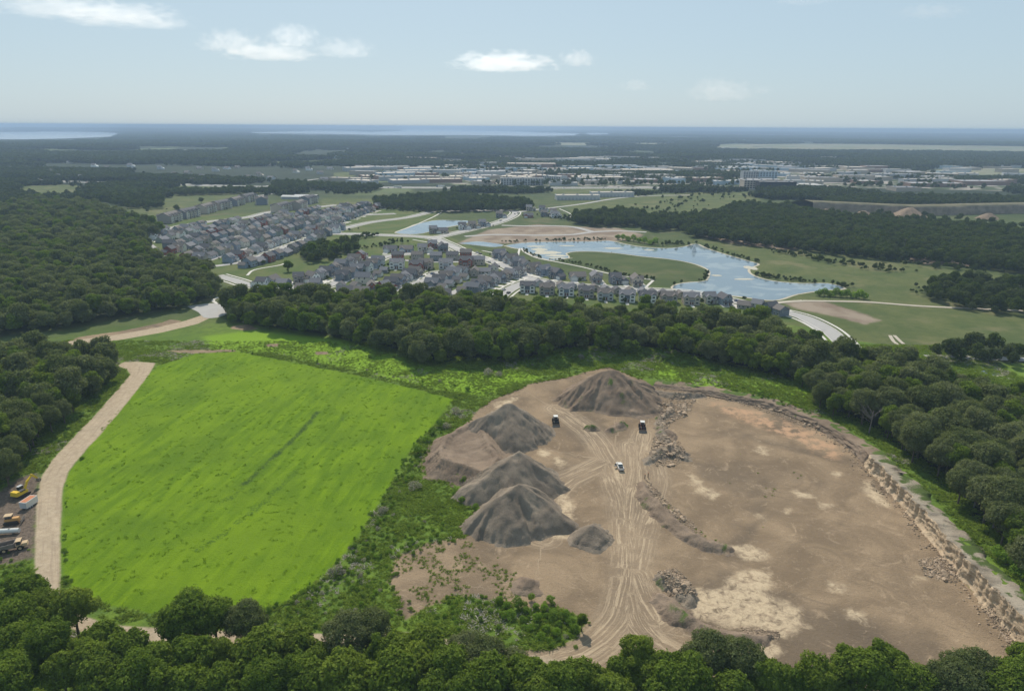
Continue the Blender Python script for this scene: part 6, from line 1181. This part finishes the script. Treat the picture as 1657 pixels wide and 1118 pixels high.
# cars
def car_parts(paint):
    if ('car', paint) in CACHE: return CACHE[('car', paint)]
    m = MB(); m.extr([(-2.2, .3), (-2.25, .75), (-2.1, .9), (1.0, .95), (2.1, .8), (2.2, .55), (2.2, .3)][::-1], -.9, .9, M[paint], 'x'); b = m.mesh('body')
    m = MB(); m.extr([(-1.9, .9), (-1.45, 1.42), (-1.2, 1.48), (.0, 1.48), (.25, 1.42), (1.05, .93)][::-1], -.76, .76, M['glass'], 'x'); m.box(-.72, .72, -1.3, .1, 1.48, 1.53, M[paint], .05, .1); c = m.mesh('cabin')
    w = MB(); w.tube([(-.12, 0, 0), (.12, 0, 0)], .33, M['rubber'], 12); w = w.mesh('wheel'); CACHE[('car', paint)] = (b, c, w); return CACHE[('car', paint)]
def car(x, y, z, rz, paint, label, group, wheels=True):
    e = ob('car', None, loc=(x, y, z), rz=rz); b, c, w = car_parts(paint); ob('body', b, e); ob('cabin', c, e)
    if wheels: [ob('wheel', w, e, loc=(a, q, .33)) for a in (-.8, .8) for q in (-1.35, 1.4)]
    tag(e, label, 'car', group)
CARN = {'white_paint': 'white', 'black_paint': 'black', 'silver_paint': 'silver', 'red_paint': 'dark red', 'blue_paint': 'dark blue'}; CK = list(CARN)
PARK = sorted([(815,470,-.5,0),(808,479,-.5,0),(804,480,-.5,3),(823,475,-.5,1),(798,484,-.5,0),(777,412,.6,1),(791,425,.6,0),(806,432,.6,1),(772,410,.6,2),(893,489,1.5,2),(1192,488,.4,4),(786,447,1.2,0),(640,455,-.6,1),(748,404,.6,2),(836,442,.6,1),(600,428,-.6,2),(700,444,-.6,4),(556,455,-.6,1),(530,463,-.6,0),(470,463,1.2,2),(833,347,.2,0),(838,346,.2,1),(810,358,-.5,0)])
for i, (px, py, rz, c) in enumerate(PARK):
    x, y = G(px, py); car(x, y, .2, rz, CK[c], f"{CARN[CK[c]]} car on the streets of the new estate, {ORD[i]} from left among parked cars", 'cars on the estate streets')
hl = GP(HWY); r_ = random.Random(9); cars = sorted([(r_.uniform(20, 1150), r_.choice((-1, 1)), r_.randrange(5)) for _ in range(28)])
hx = [p[0] for p in HWY]; hy = [p[1] for p in HWY]
for i, (px, s, c) in enumerate(cars):
    x, y = G(px, float(np.interp(px, hx, hy))); car(x, y + s * 11, .4, math.pi / 2 * s, CK[c], f"{CARN[CK[c]]} car on the highway, {ORD[i]} from left along the distant highway", 'cars on the highway', False)
for i, px in enumerate((35, 60, 645, 712)):
    x, y = G(px, float(np.interp(px, hx, hy))); e = ob('lorry', None, loc=(x, y + (11 if i % 2 else -11), .4), rz=math.pi / 2); m = MB(); m.box(-1.25, 1.25, -8, 5, 1.1, 4.0, M['white_paint']); m.build('trailer', e); m = MB(); m.box(-1.2, 1.2, 5.6, 8.2, .6, 3.6, M['blue_paint' if i % 2 else 'white_paint'], .05, .15); m.build('cab', e); m = MB(); [m.tube([(-1.2, q, .5), (1.2, q, .5)], .5, M['rubber'], 10) for q in (-6.5, -5.2, 7)]; o = m.build('axles', e); tag(e, ['white lorry on the highway at the far left', 'white lorry with blue cab second on the left highway', 'white lorry on the highway behind the estate', 'white lorry with blue cab behind the small pond wood'][i], 'lorry', 'lorries on the highway')
# ------------------------------------------------------------------ fountain, poles, dead trees, sign
t = NT('spray'); t.bsdf((.85, .88, .9), .6, .3, Alpha=.55); M['spray'] = t.mat
x, y = G(1123, 407); e = ob('fountain', None, loc=(x, y, .1)); m = MB()
for k in range(7): a = k * .9; m.tube([(0, 0, 0), (.35 * math.cos(a), .35 * math.sin(a), 4.2), (.8 * math.cos(a), .8 * math.sin(a), 5.4 + .5 * math.sin(k * 2)), (1.5 * math.cos(a), 1.5 * math.sin(a), 3.2), (1.9 * math.cos(a), 1.9 * math.sin(a), .1)], .28, M['spray'], 6, .42)
m.tube([(0, 0, 0), (0, 0, 6.8)], .5, M['spray'], 8, .12); m.build('water_jet', e); m = MB(); m.tube([(0, 0, -.05), (0, 0, .12)], .9, M['black_paint'], 14); m.build('float', e); tag(e, 'white water jet of the fountain in the large pond', 'fountain')
def pole(px, py, h, label):
    x, y = G(px, py); e = ob('utility_pole', None, loc=(x, y, 0)); m = MB(); m.tube([(0, 0, -.5), (0, 0, h)], .22, M['deadwood'], 8, .14); m.build('post', e); m = MB(); m.box(-1.6, 1.6, -.08, .08, h - 1.2, h - 1.0, M['deadwood']); c = m.build('crossarm', e); m = MB(); [m.tube([(a, 0, h - 1.0), (a, 0, h - .75)], .06, M['silver_paint'], 6) for a in (-1.4, 0, 1.4)]; m.build('insulators', c); tag(e, label, 'utility pole', 'utility poles along the far wood'); return Vector((x, y, h - .75))
PP = [pole(px, py, 16, f"grey utility pole before the far wood, {ORD[i]} from left") for i, (px, py) in enumerate([(1087,366),(1136,376),(1249,388),(1350,398),(1461,412),(1584,426)])]
for i in range(len(PP) - 1):
    m = MB()
    for a in (-1.4, 0, 1.4): p, q = PP[i] + Vector((a, 0, 0)), PP[i + 1] + Vector((a, 0, 0)); m.tube([p.lerp(q, k / 8) - Vector((0, 0, 2.2 * (1 - (k / 4 - 1) ** 2))) for k in range(9)], .03, M['black_paint'], 4)
    tag(m.build('power_lines'), f"three thin power lines on the {ORD[i]} span of the pole row", 'power line', 'power lines along the far wood')
for i, (px, py, h) in enumerate([(664,305,0),(763,292,14),(764,305,12),(806,300,12)]):
    if h: x, y = G(px, py); e = ob('lamp_mast', None, loc=(x, y, 0)); m = MB(); m.tube([(0, 0, 0), (0, 0, h)], .5, M['silver_paint'], 8, .3); m.build('mast', e); m = MB(); m.box(-1.5, 1.5, -.4, .4, h, h + .7, M['silver_paint']); m.build('lamp_head', e); tag(e, ['', 'tall mast beside the highway, leftmost', 'second mast beside the highway', 'third mast next to the white apartment block'][i], 'mast', 'masts by the highway')
def dead_tree(px, py, h, label, seed):
    r = random.Random(seed); x, y = G(px, py); e = ob('dead_tree', None, loc=(x, y, height(x, y)[0])); m = MB(); m.tube([(0, 0, -.5), (.2, 0, h * .35), (.5, .2, h * .7)], .32, M['deadwood'], 7, .16); m.build('trunk', e); m = MB()
    for k in range(11):
        a = r.uniform(0, 6.3); z0 = h * r.uniform(.25, .65); l = h * r.uniform(.25, .5); p1 = (l * .5 * math.cos(a), l * .5 * math.sin(a), z0 + l * .35); p2 = (l * math.cos(a + .2), l * math.sin(a + .2), z0 + l * r.uniform(.5, .95)); m.tube([(.2, 0, z0), p1, p2], .13, M['deadwood'], 5, .03)
        for q in range(3): b_ = a + r.uniform(-1, 1); m.tube([p1, (p1[0] + l * .35 * math.cos(b_), p1[1] + l * .35 * math.sin(b_), p1[2] + l * r.uniform(.2, .5))], .06, M['deadwood'], 4, .015)
    m.build('branches', e); tag(e, label, 'dead tree', 'bare dead trees in the right wood')
for i, (px, py, h, lab) in enumerate([(1404,712,14,'bare dead tree with spreading limbs at the edge of the right wood'), (1462,742,10,'thin bare tree between the dead tree and the rock face'), (1600,880,12,'bare dead tree above the rock face at the right edge'), (1636,905,11,'second bare tree at the right edge above the rock face'), (1570,845,9,'low bare tree on the slope above the rock face')]): dead_tree(px, py, h, lab, 60 + i)
haze_o.hide_viewport = False
